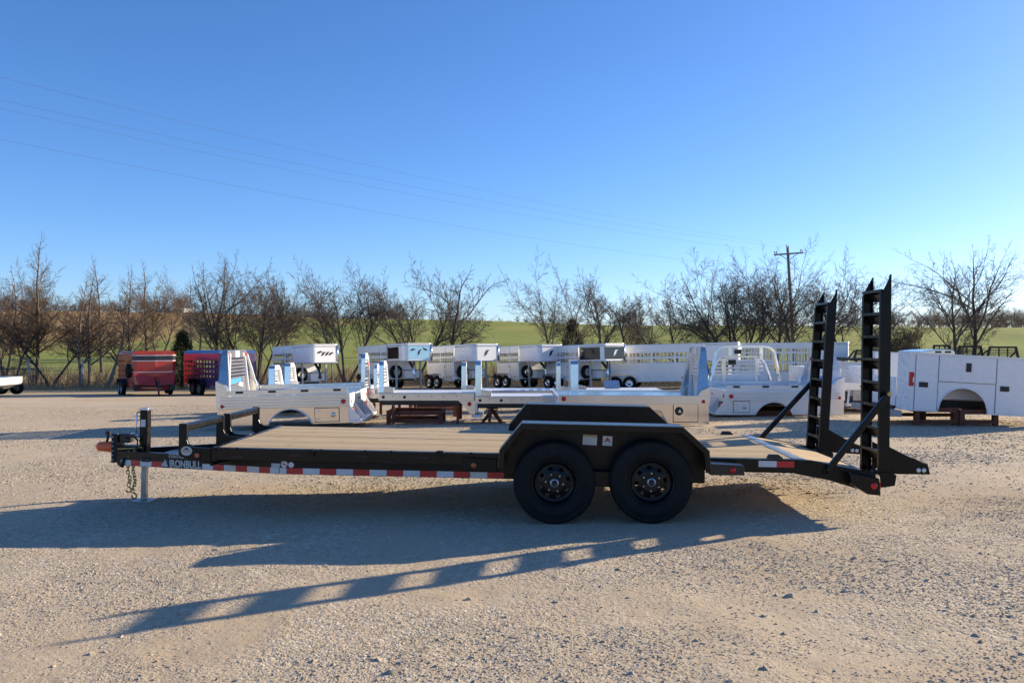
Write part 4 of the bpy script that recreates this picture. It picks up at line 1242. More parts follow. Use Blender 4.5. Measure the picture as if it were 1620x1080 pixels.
# two beds parked nose-on, their hooped cab guards face the camera
def hoop_bed(label, cx, y, w, zt, gz):
    T = empty('truck_bed', (cx, y + 1.3, gz)); tag(T, label, 'truck bed')
    z0 = .62; zt -= gz
    m = MB(); m.box(-w / 2, w / 2, -1.3, 1.3, z0 - .14, z0); m.build('bed_floor', M['alu_pale'], T, .004)
    m = MB(); m.box(-w / 2 + .2, w / 2 - .2, -1.2, 1.2, .0, z0 - .141); m.build('frame', M['dark_steel'], T)
    hw = w / 2
    pts = [(-hw, -1.24, z0), (-hw + .08, -1.22, z0 + .35), (-hw + .20, -1.2, zt - .14), (-hw + .32, -1.2, zt - .03), (-hw + .48, -1.2, zt), (hw - .48, -1.2, zt), (hw - .32, -1.2, zt - .03), (hw - .20, -1.2, zt - .14), (hw - .08, -1.22, z0 + .35), (hw, -1.24, z0)]
    m = MB()
    for p, q in zip(pts, pts[1:]): m.bar(p, q, .16, .05, (0, 0, 1) if abs(p[0] - q[0]) > abs(p[2] - q[2]) else (1, 0, 0))
    m.build('hoop', M['alu_bright'], T, .004)
    m = MB(); m.box(-hw + .1, hw - .1, -1.22, -1.19, z0 + .001, z0 + .36); m.build('rack_panel', M['alu_pale'], T)
    for k in range(4):
        z = z0 + .40 + k * .10
        if z > zt - .12: break
        m = MB(); m.box(-hw + .16 + k * .03, hw - .16 - k * .03, -1.215, -1.19, z, z + .045); m.build('rack_louvre', M['alu_pale'], T)
    for sx in (-.42, .42):
        m = MB(); m.box(sx - .05, sx + .05, -1.28, -1.225, z0, zt - .02); m.build('rack_post', M['alu_bright'], T, .006)
    m = MB(); m.box(-.3, -.12, -1.29, -1.23, zt - .20, zt - .08); m.build('work_lamp', M['black_plastic'], T)
    for sx in (-1, 1):
        m = MB(); m.bar((sx * (hw - .05), -1.2, z0 + .40), (sx * (hw - .02), -.65, z0), .05, .05); m.build('side_stay', M['alu_bright'], T)
hoop_bed('taller hooped aluminium cab guard of a truck bed left of the ramps', GX(1180, 22.4), 22.4, 1.98, CAM_Z - 8.0 / FPX * 22.4, -.16)
hoop_bed('lower hooped aluminium cab guard standing in front of the taller one', GX(1172, 20.9), 20.9, 1.62, CAM_Z - 24.0 / FPX * 20.9, -.12)

# ------------------------------------------------------------------ service bodies
def service_body(label, xl, ynear, L, W, z0, z1, rz, ry, gz, depth=.5):
    """x from 0 (tail, left) to L (cab end, right); near compartments face the camera"""
    T = empty('service_body', (xl, ynear, gz), rz, ry)
    tag(T, label, 'service body')
    H = z1 - z0
    wh = M['white']
    for k, (ya, yb, sg) in enumerate(((0.0, depth, -1), (W - depth, W, 1))):
        yo = ya if sg < 0 else yb
        cx, r = 1.05, .46
        m = MB(); m.plate_arch(0.02, L, z0, z1 - .03, cx, z0 + .02, r, *sorted((yo - sg * .001, yo - sg * .03))); m.build('side_panel', wh, T)
        m = MB(); m.box(.0, L, ya + .031, yb - .031, z1 - .032, z1 - .004); m.build('compartment_lid', wh, T)
        m = MB(); m.box(-.012, L, yo - .02, yo + .02, z1 - .03, z1); m.build('top_trim', M['alu_pale'], T, .004)
        yi = yb if sg < 0 else ya
        m = MB(); m.box(.0, L, *sorted((yi, yi + sg * .02)), z0 + .25, z1 - .033); m.build('inner_panel', wh, T)
        m = MB(); m.box(-.0, .02, ya + .001, yb - .001, z0, z1 - .033); tp = m.build('tail_panel', wh, T)
        m = MB(); m.box(L - .02, L, ya + .031, yb - .031, z0, z1 - .033); m.build('cab_panel', wh, T)
        m = MB(); a = [(cx + (r + .0) * math.cos(math.pi * i / 16), yo + sg * .004, z0 + .02 + r * math.sin(math.pi * i / 16)) for i in range(17)]
        m.tube(a, .012, 6); m.build('arch_trim', M['alu_pale'], T)
        m = MB(); m.box(cx - r - .02, cx + r + .02, ya + .10, yb - .03, z0 + r + .05, z0 + r + .07); m.build('wheel_box', M['dark_steel'], T)
        # doors: thin proud plates
        s_ = sorted((yo, yo + sg * .010))
        for nm, x0, x1, za, zb_ in (('door', .14, .555, z0 + .03, z1 - .05), ('door', .575, 1.635, z0 + H * .53, z1 - .05), ('door', 1.655, 2.20, z0 + .03, z1 - .05), ('door', 2.22, L - .04, z0 + .03, z1 - .05)):
            if x1 - x0 < .1: continue
            m = MB(); m.box(x0, x1, *s_, za, zb_); d = m.build(nm, wh, T, .004)
            if x0 < .2: c = (.29, za + (zb_ - za) * .46, .17, .10)
            elif x0 < 1: c = (1.12, za + (zb_ - za) * .60, .10, .17)
            else: c = (x0 + .15, za + (zb_ - za) * .46, .17, .10)
            m = MB(); m.box(c[0] - c[2] / 2, c[0] + c[2] / 2, *sorted((yo + sg * .0105, yo + sg * .024)), c[1] - c[3] / 2, c[1] + c[3] / 2); m.build('door_handle', M['black_plastic'], d, .012)
        for nm, x0, x1, za, zb_ in (('v', .562, .568, z0 + .03, z1 - .04), ('v', 1.642, 1.648, z0 + .03, z1 - .04), ('v', 2.207, 2.213, z0 + .03, z1 - .04), ('v', .127, .133, z0 + .02, z1 - .04), ('h', .57, 1.64, z0 + H * .53 - .014, z0 + H * .53 - .006)):
            m = MB(); m.box(x0, x1, *sorted((yo, yo + sg * .004)), za, zb_); m.build('door_seam', M['black_plastic'], T)
        m = MB(); m.prism([(.02, z0 + H * .42), (.105, z0 + H * .42), (.115, z0 + H * .47), (.085, z0 + H * .50), (.085, z0 + H * .56), (.115, z0 + H * .59), (.105, z0 + H * .66), (.02, z0 + H * .66)], *sorted((yo - sg * .0005, yo + sg * .016)))
        m.build('tail_lamp', M['red_lens'], tp, .005)
        m = MB(); m.box(.02, .13, *sorted((yo - sg * .002, yo + sg * .0)), z0 + .02, z1 - .05); m.build('rear_edge', wh, T)
    m = MB(); m.box(.0, L, depth + .021, W - depth - .021, z0 + .22, z0 + .26); m.build('bed_floor', M['galv'], T)
    m = MB(); m.box(L - .05, L - .021, depth + .022, W - depth - .022, z0 + .261, z1 - .04); m.build('bulkhead', wh, T)
    m = MB(); m.box(-.03, -.002, depth + .005, W - depth - .005, z0 + .05, z0 + .62); m.build('tailgate', wh, T, .006)
    m = MB(); m.box(-.30, -.035, .1, W - .1, z0 - .14, z0 - .02); bp = m.build('rear_bumper', M['galv'], T, .006)
    m = MB(); m.box(-.034, -.004, .55, W - .55, z0 - .13, z0 + .04); m.build('bumper_bracket', M['dark_steel'], T)
    for y in (.62, W - .70):
        m = MB(); m.box(.05, L - .05, y, y + .08, z0 + .06, z0 + .219); m.build('frame_rail', M['dark_steel'], T)
    return T
YS = 15.9
sb = service_body('large white service body with black door handles on rusty stands at right edge', GX(1432, YS), YS, 2.9, 2.2, .40, 1.52, R(-3.0), R(3.0), -.02)
rail_stand('rusty steel stand under the large white service body, nearer the ramps', GX(1452, 16.0), GX(1452, 16.0) + .75, 16.05, 17.6, .37, .06)
rail_stand('rusty steel stand under the wheel arch of the large white service body', GX(1521, 16.0), GX(1574, 16.0), 16.0, 17.5, .33, .06)

def service_body_rear(label, xc, y, W, z0, z1, gz):
    """seen from its tail: two compartments, open bed with slatted gate between"""
    T = empty('service_body', (xc, y, gz)); tag(T, label, 'service body')
    wh = M['white']; d = .42; L = 2.6
    for sg in (-1, 1):
        xa, xb = sorted((sg * W / 2, sg * (W / 2 - d)))
        m = MB(); m.box(xa, xb, .0, L, z0, z1); c = m.build('compartment', wh, T, .008)
        m = MB(); m.box(xa + .03, xb - .03, -.010, -.001, z0 + .04, z1 - .25); m.build('door', wh, c, .004)
        m = MB(); m.box(*sorted((sg * (W / 2 - d + .03), sg * (W / 2 - d + .085))), -.020, -.002, z0 + .38, z1 - .12) ; m.build('tail_lamp', M['red_lens'], c)
        lens_disc('marker_lamp', 'red_lens', c, (sg * (W / 2 - .12), -.008, z0 + .32), .03, 'y', -1, 10)
        m = MB(); m.box(*sorted((sg * W / 2, sg * (W / 2 + .012))), .1, 1.0, z0 + .05, z1 - .06); m.build('side_door', wh, c, .004)
    m = MB(); m.box(-W / 2 + d + .002, W / 2 - d - .002, .0, .03, z0 + .30, z0 + .48); tg = m.build('tail_board', wh, T, .004)
    for k in (-1, 0, 1): lens_disc('marker_lamp', 'red_lens', tg, (k * .12, 0, z0 + .39), .028, 'y', -1, 10)
    m = MB(); m.box(-W / 2 + d + .002, W / 2 - d - .002, .04, L, z0 + .30, z0 + .34); m.build('bed_floor', M['galv'], T)
    m = MB(); m.box(-W / 2 + d + .002, W / 2 - d - .002, L - .05, L, z0 + .341, z1 - .1); m.build('bulkhead', wh, T)
    m = MB(); m.prism([(-.3, z0 + .04), (.5, z0 + .04), (.5, z0 + .29), (-.3, z0 + .29)], .05, .08); m.build('gate_panel', M['galv'], T)
    for sx in (-1, 1):
        m = MB(); m.bar((sx * .42, -.02, z0 + .30), (sx * .55, -.25, z0 - .02), .04, .06); m.build('step_strut', M['alu_pale'], T)
    m = MB(); m.box(-W / 2 + d, W / 2 - d, -.32, -.06, z0 - .07, z0 - .01); m.build('rear_bumper', M['alu_pale'], T, .006)
    for sx in (-.7, .7):
        for yy in (.3, 2.2):
            m = MB(); m.box(sx - .05, sx + .05, yy - .05, yy + .05, -.02, z0 + .0); m.build('stand_leg', M['rust'], T)
    for yy in (.3, 2.2):
        m = MB(); m.box(-.64, .64, yy - .03, yy + .03, .06, .12); m.build('stand_rail', M['rust'], T)
service_body_rear('white service body seen from its tail between the two ramps', GX(1370, 20.4), 20.4, 2.05, .30, 1.13, -.10)

# grey open-topped body seen in the gap right of the near ramp
def box_bed(label, xc, y, W, gz):
    T = empty('truck_bed', (xc, y, gz)); tag(T, label, 'truck bed')
    for k in range(3):
        m = MB(); m.box(-W / 2, W / 2, 0, .04, .42 + k * .30, .70 + k * .30); m.build('tail_board', M['alu_pale'], T, .006)
    for sx in (-1, 1):
        m = MB(); m.box(*sorted((sx * W / 2, sx * (W / 2 - .05))), .041, 2.4, .42, 1.30); m.build('side_board', M['alu_pale'], T)
    m = MB(); m.box(-W / 2 + .051, W / 2 - .051, .041, 2.4, .40, .44); m.build('bed_floor', M['galv'], T)
    m = MB(); m.box(-W / 2 + .1, W / 2 - .1, .1, 2.3, .02, .399); m.build('frame', M['dark_steel'], T)
    m = MB(); m.box(-.2, .0, -.02, -.001, .93, .99); m.build('latch', M['black_plastic'], T)
box_bed('pale grey truck body seen between the near ramp and the large service body', GX(1412, 23.5), 23.5, 1.6, -.2)

# black beds far behind, only their cab guards rise above the service body
def black_rack_bed(label, px0, px1, ptop, Y, pbase=565):
    x0, x1 = GX(px0, Y), GX(px1, Y); gz = yard_z((x0 + x1) / 2, Y)
    zt = CAM_Z - (ptop - 540) / FPX * Y - gz; zb = CAM_Z - (pbase - 540) / FPX * Y - gz
    T = empty('truck_bed', ((x0 + x1) / 2, Y, gz)); tag(T, label, 'truck bed')
    w = (x1 - x0) / 2; K = M['black_plastic']
    m = MB(); m.box(-w - .15, w + .15, 0, 2.6, zb - .18, zb - .04); m.build('bed_floor', K, T)
    m = MB()
    for sx in (-1, 1): m.bar((sx * w, .05, zb - .04), (sx * (w - .14), .05, zt), .10, .09, (0, 1, 0))
    m.bar((-w + .12, .05, zt - .04), (w - .12, .05, zt - .04), .10, .10); m.build('guard_frame', K, T)
    for k in range(4):
        z = zb + .12 + k * (zt - zb - .22) / 4
        m = MB(); m.box(-w + .1, w - .1, .03, .06, z, z + .035); m.build('guard_louvre', K, T)
    for sx in (-.28, .28):
        m = MB(); m.box(sx * w - .03, sx * w + .03, .0, .029, zb - .04, zt - .09); m.build('guard_post', K, T)
    for sx in (-1, 1):
        m = MB(); m.bar((sx * (w - .03), .1, zb + .35), (sx * w, .8, zb - .04), .06, .06); m.build('side_stay', K, T)
        for yy in (.4, 2.2):
            m = MB(); m.box(sx * w * .7 - .06, sx * w * .7 + .06, yy - .06, yy + .06, -.03, zb - .181); m.build('stand_leg', M['dark_steel'], T)
black_rack_bed('black cab guard nearest the right edge, behind the large service body', 1563, 1612, 548, 42)
black_rack_bed('second black cab guard from the right edge, above the large service body', 1515, 1556, 547, 43)
black_rack_bed('third black cab guard from the right edge, behind the silver lid', 1475, 1506, 545.5, 47)
black_rack_bed('fourth black cab guard from the right edge, just right of the near ramp', 1425, 1455, 550, 44)
black_rack_bed('black cab guard showing between the two ramps, low behind the service bodies', 1352, 1400, 553, 44)
def silver_lid():
    Y = 30.0
    T = empty('silver_canopy', (GX(1484, Y), Y, yard_z(16, Y))); tag(T, 'silver rounded pickup canopy showing above the large service body', 'canopy')
    zt = CAM_Z - 12.5 / FPX * Y - yard_z(16, Y)
    w = .62
    m = MB(); m.prism([(-w, .4), (w, .4), (w, zt - .12), (w - .06, zt - .02), (w - .2, zt), (-w + .5, zt - .02), (-w, zt - .08)], 0, 1.8); m.build('cap_shell', M['alu_bright'], T, .02)
    for k in (-.1, .25): m = MB(); m.box(k, k + .22, -.012, -.001, zt - .13, zt - .06); m.build('side_window', M['smoke_glass'], T)
silver_lid()

# ------------------------------------------------------------------ livestock trailers at the back of the yard
def road_wheel(parent, x, y, z, r, w, sg, rim='alu_bright'):
    m = MB(); m.lathe([(r * .58, -w * .42), (r * .62, -w * .5), (r * .88, -w * .5), (r, -w * .36), (r, w * .36), (r * .88, w * .5), (r * .62, w * .5), (r * .58, w * .42)], (0, 0, 0), 28)
    t = m.build('wheel', M['rubber'], parent); t.location = (x, y, z)
    m = MB(); m.lathe([(r * .60, sg * w * .44), (r * .52, sg * w * .30), (r * .34, sg * w * .22), (r * .20, sg * w * .34), (r * .14, sg * w * .40), (0, sg * w * .40)], (0, 0, 0), 24); m.build('rim', M[rim], t)
    return t

def stock_trailer(label, cpx, Yf, a_deg, Lt, Wd, H=2.42, G=1.9, style='feather', body='alu_pale', nose='alu_pale', bars='two', pitch=2.4, wheel_x=None, gooseneck=True, group='livestock trailers parked in a row'):
    a = R(a_deg)
    hx, hy = math.cos(a), -math.sin(a)
    fxw, fyw = GX(cpx, Yf), Yf
    Lb = Lt - G if gooseneck else Lt
    cx, cy = fxw - hx * (Lt - Lb / 2), fyw - hy * (Lt - Lb / 2)
    gz = yard_z(cx, cy)
    T = empty('livestock_trailer', (cx, cy, gz), -a, R(-pitch))
    tag(T, label, 'livestock trailer', group)
    zf = .52; x0, x1 = -Lb / 2, Lb / 2; hw = Wd / 2
    B = M[body]
    m = MB(); m.box(x0, x1, -hw + .03, hw - .03, zf - .10, zf); m.build('floor', M['dark_steel'], T)
    xe = x1 + (G if gooseneck else 0)
    rad = .22
    def plan(x_end, off=0.0):
        pts = [(x0 + .0, -hw + off), (x_end - rad, -hw + off)]
        for i in range(1, 5):
            t = math.pi / 2 * i / 4
            pts.append((x_end - rad + (rad - off) * math.sin(t), -hw + rad - (rad - off) * math.cos(t)))
        for i in range(0, 5):
            t = math.pi / 2 * (1 - i / 4)
            pts.append((x_end - rad + (rad - off) * math.sin(t), hw - rad + (rad - off) * math.cos(t)))
        pts.append((x0, hw - off))
        return pts
    m = MB(); m.prism(plan(xe, -.015), H - .05, H, 'z'); m.build('roof', M['alu_pale'] if body == 'alu_pale' else B, T, .02)
    if bars == 'two': rows = [(1.46, 1.68), (1.80, 2.02)]
    elif bars == 'tall': rows = [(.95, 1.42), (1.52, 2.02), (2.1, 2.28)]
    else: rows = [(.85, .95), (1.15, 1.25), (1.45, 1.57), (1.75, 1.90)]
    for sg in (-1, 1):
        rows_all = rows if (sg < 0 or a_deg < 30) else []
        yo = sg * hw
        y_ = lambda t0, t1: sorted((yo - sg * t0, yo - sg * t1))
        edges = [zf - .10] + [v for r in rows_all for v in r] + [H - .051]
        for i in range(0, len(edges), 2):
            m = MB(); m.box(x0, x1 - .0, *y_(0, .03), edges[i], edges[i + 1])
            n = max(1, int((edges[i + 1] - edges[i]) / .19))
            for k in range(n):
                z = edges[i] + (k + .5) * (edges[i + 1] - edges[i]) / n
                m.box(x0 + .02, x1 - .04, *sorted((yo, yo + sg * .028)), z - .05, z + .05)
            m.build('side_slat', B, T)
        m = MB()
        nb = int(Lb / (.17 if bars == 'tall' else .21))
        for k in range(nb + 1):
            x = x0 + .02 + k * (Lb - .07) / nb
            wbar = .05 if k % 6 else .12
            for za, zb_ in rows_all: m.box(x - wbar / 2 + .02, x + wbar / 2 + .02, *y_(.002, .026), za, zb_)
        if rows_all: m.build('vent_bars', B, T)['kind'] = 'stuff'
        m = MB(); m.box(x1 - .9 + .02, x1 - .83, *sorted((yo + sg * .003, yo + sg * .04)), zf - .05, H - .1); m.build('door_post', M['alu_pale'] if body == 'alu_pale' else B, T)
        m = MB(); m.box(x1 - .88, x1 - .84, *sorted((yo + sg * .041, yo + sg * .07)), 1.2, 1.26); m.build('door_latch', M['black_plastic'], T)
        # fender and wheels
        wx = x0 + Lb * .30 if wheel_x is None else wheel_x
        m = MB(); m.prism([(wx - .84, .62), (wx - .62, .86), (wx + .62, .86), (wx + .84, .62), (wx + .84, .58), (wx + .60, .83), (wx - .60, .83), (wx - .84, .58)], *sorted((yo + sg * .029, yo + sg * .27))); m.build('fender', M['alu_bright'] if body == 'alu_pale' else M['black_plastic'], T)
        for dx in (-.40, .40): road_wheel(T, wx + dx, yo + sg * .13, .37, .37, .20, sg)
        for k in range(5):
            m = MB(); m.box(x1 - 1.2 + k * .2, x1 - 1.12 + k * .2, *sorted((yo + sg * .029, yo + sg * .033)), zf + .10, zf + .16); m.build('reflector', M['tape_red' if k % 2 == 0 else 'tape_white'], T)
    m = MB(); m.box(x0 - .03, x0 - .001, -hw, hw, zf - .1, zf + .12); m.build('rear_sill', B, T)
    for sg in (-1, 1):
        m = MB(); m.box(x0 - .04, x0 - .001, *sorted((sg * hw, sg * (hw - .08))), zf + .121, H - .06); m.build('rear_post', B, T)
    for k in range(7):
        m = MB(); z = zf + .2 + k * .24; m.box(x0 - .03, x0 - .002, -hw + .081, hw - .081, z, z + .13); m.build('rear_slat', B, T)
    # bulkhead under the nose
    m = MB(); m.box(x1 - .03, x1 - .001, -hw + .031, hw - .031, zf - .1, H - .06); m.build('front_wall', M['alu_pale'] if body == 'alu_pale' else B, T)
    if gooseneck:
        zn = 1.46
        pl = plan(xe); pin = plan(xe, .03)
        # curved nose shell
        N = M[nose]
        m = MB()
        vis = [i for i in range(1, len(pl) - 2)]
        full = [(x1, -hw)] + pl[1:-1] + [(x1, hw)]
        fin = [(x1, -hw + .03)] + pin[1:-1] + [(x1, hw - .03)]
        for i in range(len(full) - 1):
            m.prism([full[i], full[i + 1], fin[i + 1], fin[i]], zn, H - .051, 'z')
        m.build('nose_shell', N, T)
        m = MB(); m.prism([(x1, -hw + .032), (xe - rad, -hw + .032), (xe - .03, -hw + rad), (xe - .03, hw - rad), (xe - rad, hw - .032), (x1, hw - .032)], zn + .01, zn + .05, 'z'); m.build('nose_floor', M['alu'], T)
        for i, zz in enumerate((zn - .01, H - .16)):
            m = MB(); m.tube([(p[0], p[1] , zz + .04) for p in [(x1, -hw - .006)] + plan(xe, -.006)[1:-1] + [(x1, hw + .006)]], .022, 5); m.build('nose_trim', M['alu_bright'], T)
        m = MB(); m.tube([(xe - .05, hw - .09, zn), (xe - .05, hw - .09, H - .06)], .085, 10); m.build('corner_post', M['alu_bright'], T)
        m = MB(); m.box(x1 + .02, x1 + .10, -hw - .012, -hw + .001, zn, H - .06); m.build('corner_trim', M['alu_bright'], T)
        for k in range(4):
            m = MB(); m.box(x1 + .25 + k * .32, x1 + .37 + k * .32, -hw - .006, -hw - .001, zn + .02, zn + .07); m.build('marker_lamp', M['red_lens'], T)
        yface = [-hw, hw]
        def front_plate(name, mat, ya, yb, za, zb_):
            m = MB(); m.box(xe + .001, xe + .008, ya, yb, za, zb_); return m.build(name, M[mat], T)
        def leaf(mat, yc, zc, h, tilt):
            m = MB(); pts = [(0, -h / 2), (.07 * h / .4, -.05), (.05 * h / .4, h * .2), (.10 * h / .4, h / 2), (-.04 * h / .4, h * .25), (-.06 * h / .4, -.05)]
            c, s_ = math.cos(tilt), math.sin(tilt)
            m.prism([(yc + p * c - q * s_, zc + p * s_ + q * c) for p, q in pts], xe + .0085, xe + .012, 'x'); m.build('emblem', M[mat], T)
        zm = (zn + H) / 2
        if style == 'feather': leaf('black_plastic', -.05, zm, .5, -.55)
        elif style == 'wings':
            front_plate('front_panel', 'sky_panel', -hw + rad, hw - rad, zn + .10, H - .14)
            leaf('black_plastic', .0, zm, .42, -.4); leaf('black_plastic', -.38, zm + .14, .36, -1.25); leaf('black_plastic', .38, zm + .14, .36, 1.3)
            m = MB(); m.box(x1 + .12, xe - .62, -hw - .008, -hw - .001, zn + .16, H - .18); m.build('side_window', M['smoke_glass'], T)
        elif style == 'black':
            front_plate('front_panel', 'smoke_glass', -hw + rad * .6, hw - rad * .6, zn + .12, H - .18); leaf('chrome', .05, zm, .5, -.55)
            m = MB(); m.box(x1 + .06, xe - .22, -hw - .008, -hw - .001, zn + .12, H - .18); m.build('side_window', M['smoke_glass'], T)
        elif style == 'bars':
            for k, (yy, tl) in enumerate(((-.32, -1.2), (-.12, -.7), (.1, -.7), (.32, -1.0))): leaf('black_plastic', yy, zm + (.08 if k == 0 else 0), .34, tl)
        # spare wheel, coupler, leg, lower box
        sp = road_wheel(T, 0, 0, 0, .37, .2, 1, 'galv'); sp.location = (x1 + .10, -hw * .42, .92); sp.rotation_euler = (0, 0, R(-90))
        m = MB(); m.box(x1 + .001, x1 + .55, -.05, hw - .05, zf + .05, 1.02); m.build('tool_box', M['white'], T, .01)
        m = MB(); m.tube([(xe - .55, 0, zn), (xe - .55, 0, .80), (xe - .55, 0, .72)], .06, 10); m.tube([(xe - .55, 0, .80), (xe - .55, 0, .68)], .085, 10); m.build('gooseneck_coupler', M['alu_bright'] if style != 'bars' else M['dark_steel'], T)
        m = MB(); m.bar((x1 + .9, 0, zn), (xe - .55, 0, 1.05), .10, .10); m.build('neck_brace', M['dark_steel'], T)
        m = MB(); m.box(x1 + .75, x1 + .83, -hw + .08, -hw + .16, -.0, zn); m.build('landing_leg', M['galv'], T)
        m = MB(); m.tube([(x1 + .79, -hw + .12, 1.0), (x1 + .79, hw - .12, 1.0)], .02, 6); m.build('leg_shaft', M['dark_steel'], T)
        m = MB(); m.box(x1 + .79 - .04, x1 + .83, hw - .16, hw - .08, -.0, zn); m.build('landing_leg', M['galv'], T)
    return T
M['sky_panel'] = paint('pale_blue_gloss_panel', (0.38, 0.62, 0.75), 0.18, 0.2, 0.05, 3)

stock_trailer('white gooseneck livestock trailer with black slash emblem, leftmost of the row', 516, 41.5, 46, 3.9, 1.6, style='bars', nose='white')
stock_trailer('aluminium livestock trailer with dark side window and blue front panel', 664, 44.0, 52, 5.2, 1.75, style='wings')
stock_trailer('aluminium livestock trailer with plain white nose, third in the row', 772, 45.0, 51, 4.6, 1.75, style='feather', nose='white')
stock_trailer('aluminium livestock trailer with white nose, fourth in the row, above the fender', 874, 46.3, 53, 4.0, 1.75, style='feather', nose='white')
stock_trailer('aluminium livestock trailer with black nose panels, fifth in the row', 974, 44.3, 51, 4.7, 1.75, style='black')
stock_trailer('long aluminium livestock trailer seen from the side, right end of the row', 1172, 45.5, 17, 7.3, 2.0, H=2.5, style='none', pitch=1.6, wheel_x=-1.75)
stock_trailer('tall barred livestock trailer partly hidden behind the truck beds and ramps', 1340, 47.5, 13, 6.2, 2.0, H=2.62, style='none', bars='tall', pitch=.6)

def bumper_trailer(label, cpx, Yf, a_deg, Lb, Wd, H, mat, band, arcs, zextra=0.0):
    a = R(a_deg); hx, hy = math.cos(a), -math.sin(a)
    cx, cy = GX(cpx, Yf) - hx * Lb / 2, Yf - hy * Lb / 2
    T = empty('livestock_trailer', (cx, cy, yard_z(cx, cy)), -a, R(-.6)); tag(T, label, 'livestock trailer')
    B = M[mat]; x0, x1 = -Lb / 2, Lb / 2; hw = Wd / 2; zf = .50
    rows = [(.92, 1.02), (1.16, 1.26), (1.40, 1.50), (1.62, 1.74)]
    m = MB(); m.box(x0, x1, -hw + .04, hw - .04, zf - .1, zf); m.build('floor', M['dark_steel'], T)
    m = MB(); m.prism([(-hw, H - .16), (-hw + .06, H - .05), (-hw + .18, H), (hw - .18, H), (hw - .06, H - .05), (hw, H - .16)], x0, x1 + .03, 'x'); m.build('roof', B if band else M['blue_roof'], T)
    for sg in (-1, 1):
        yo = sg * hw
        edges = [zf - .1] + [v for r in (rows if sg < 0 else []) for v in r] + [H - .165]
        for i in range(0, len(edges), 2):
            m = MB(); m.box(x0, x1, *sorted((yo, yo - sg * .035)), edges[i], edges[i + 1]); m.build('side_slat', B, T)
        m = MB()
        for k in range(12):
            x = x0 + k * (Lb - .1) / 11
            m.box(x, x + (.18 if k % 3 == 0 else .10), *sorted((yo + sg * .001, yo - sg * .03)), zf, H - .17)
        m.build('side_posts', B, T)['kind'] = 'stuff'
        wx = -.1
        m = MB(); m.prism([(wx - .84, .60), (wx - .62, .84), (wx + .62, .84), (wx + .84, .60), (wx + .84, .56), (wx + .60, .80), (wx - .60, .80), (wx - .84, .56)], *sorted((yo + sg * .002, yo + sg * .27))); m.build('fender', M['black_plastic'], T)
        for dx in (-.40, .40): road_wheel(T, wx + dx, yo + sg * .13, .36, .36, .20, sg, 'galv')
    # front: wrap, band, trims, mud shields
    m = MB(); m.prism([(x1, -hw), (x1 + .04, -hw), (x1 + .20, -hw + .16), (x1 + .24, 0), (x1 + .20, hw - .16), (x1 + .04, hw), (x1, hw)], zf + .25, H - .16, 'z'); fr = m.build('front_wall', B, T)
    if band:
        for za, zb_, mt, off in ((H - .46, H - .24, 'dark_band', .004), (H - .49, H - .465, 'alu_pale', .008), (H - .235, H - .21, 'alu_pale', .008), (1.18, 1.205, 'alu_pale', .008)):
            m = MB(); m.prism([(x1 + .002, -hw - off), (x1 + .04, -hw - off), (x1 + .20 + off, -hw + .16), (x1 + .24 + off, 0), (x1 + .20 + off, hw - .16), (x1 + .04, hw + off), (x1 + .002, hw + off)], za, zb_, 'z'); m.build('front_band', M[mt], fr)
        # sloped shrouds over the tongue
        for sg in (-1, 1):
            m = MB(); m.add([(x1 + .25, sg * .02, .98), (x1 + .25, sg * hw * .96, 1.16), (x1 + .55, sg * hw * .80, .62), (x1 + .75, sg * .04, .55), (x1 + .25, sg * .02, .55), (x1 + .25, sg * hw * .96, .60)], [(0, 1, 2, 3), (0, 3, 4), (1, 5, 2), (4, 3, 2, 5), (0, 4, 5, 1)]); m.build('tongue_shroud', B, T)
        m = MB(); m.box(x1 + .02, x1 + .20, -hw * .95, hw * .95, .30, .74); m.build('rock_guard', M['black_plastic'], T)
        t = road_wheel(T, 0, 0, 0, .34, .2, 1, 'galv'); t.location = (x1 - .25, -hw - .13, 1.25)
        m = MB(); m.box(x1 + .245, x1 + .255, -hw * .92, -hw * .80, .86, .98); m.build('data_plate', M['sticker'], T)
    for sg in (-1, 1):
        m = MB(); m.bar((x1 - .1, sg * hw * .8, .45), (x1 + 1.25, sg * .05, .45), .10, .12); m.build('tongue_beam', B if band else M['dark_steel'], T)
    m = MB(); m.tube([(x1 + 1.15, 0, .02), (x1 + 1.15, 0, .85)], .04, 8); m.build('jack', M['dark_steel'], T)
    m = MB(); m.box(x1 + 1.15, x1 + 1.45, -.06, .06, .42, .52); m.build('coupler', M['dark_steel'], T)
    return T
M['blue_roof'] = paint('blue_roof_paint', (0.06, 0.14, 0.34), 0.3, 0, 0.1, 2)
bumper_trailer('red livestock trailer with dark band across its front, standing by the trees', 244, 39.5, 57, 4.6, 1.92, 2.2, 'red_paint', True, True)
bumper_trailer('dark violet livestock trailer with blue roof, right of the red one', 376, 40.0, 47, 4.2, 1.9, 2.24, 'blue_paint', False, False)

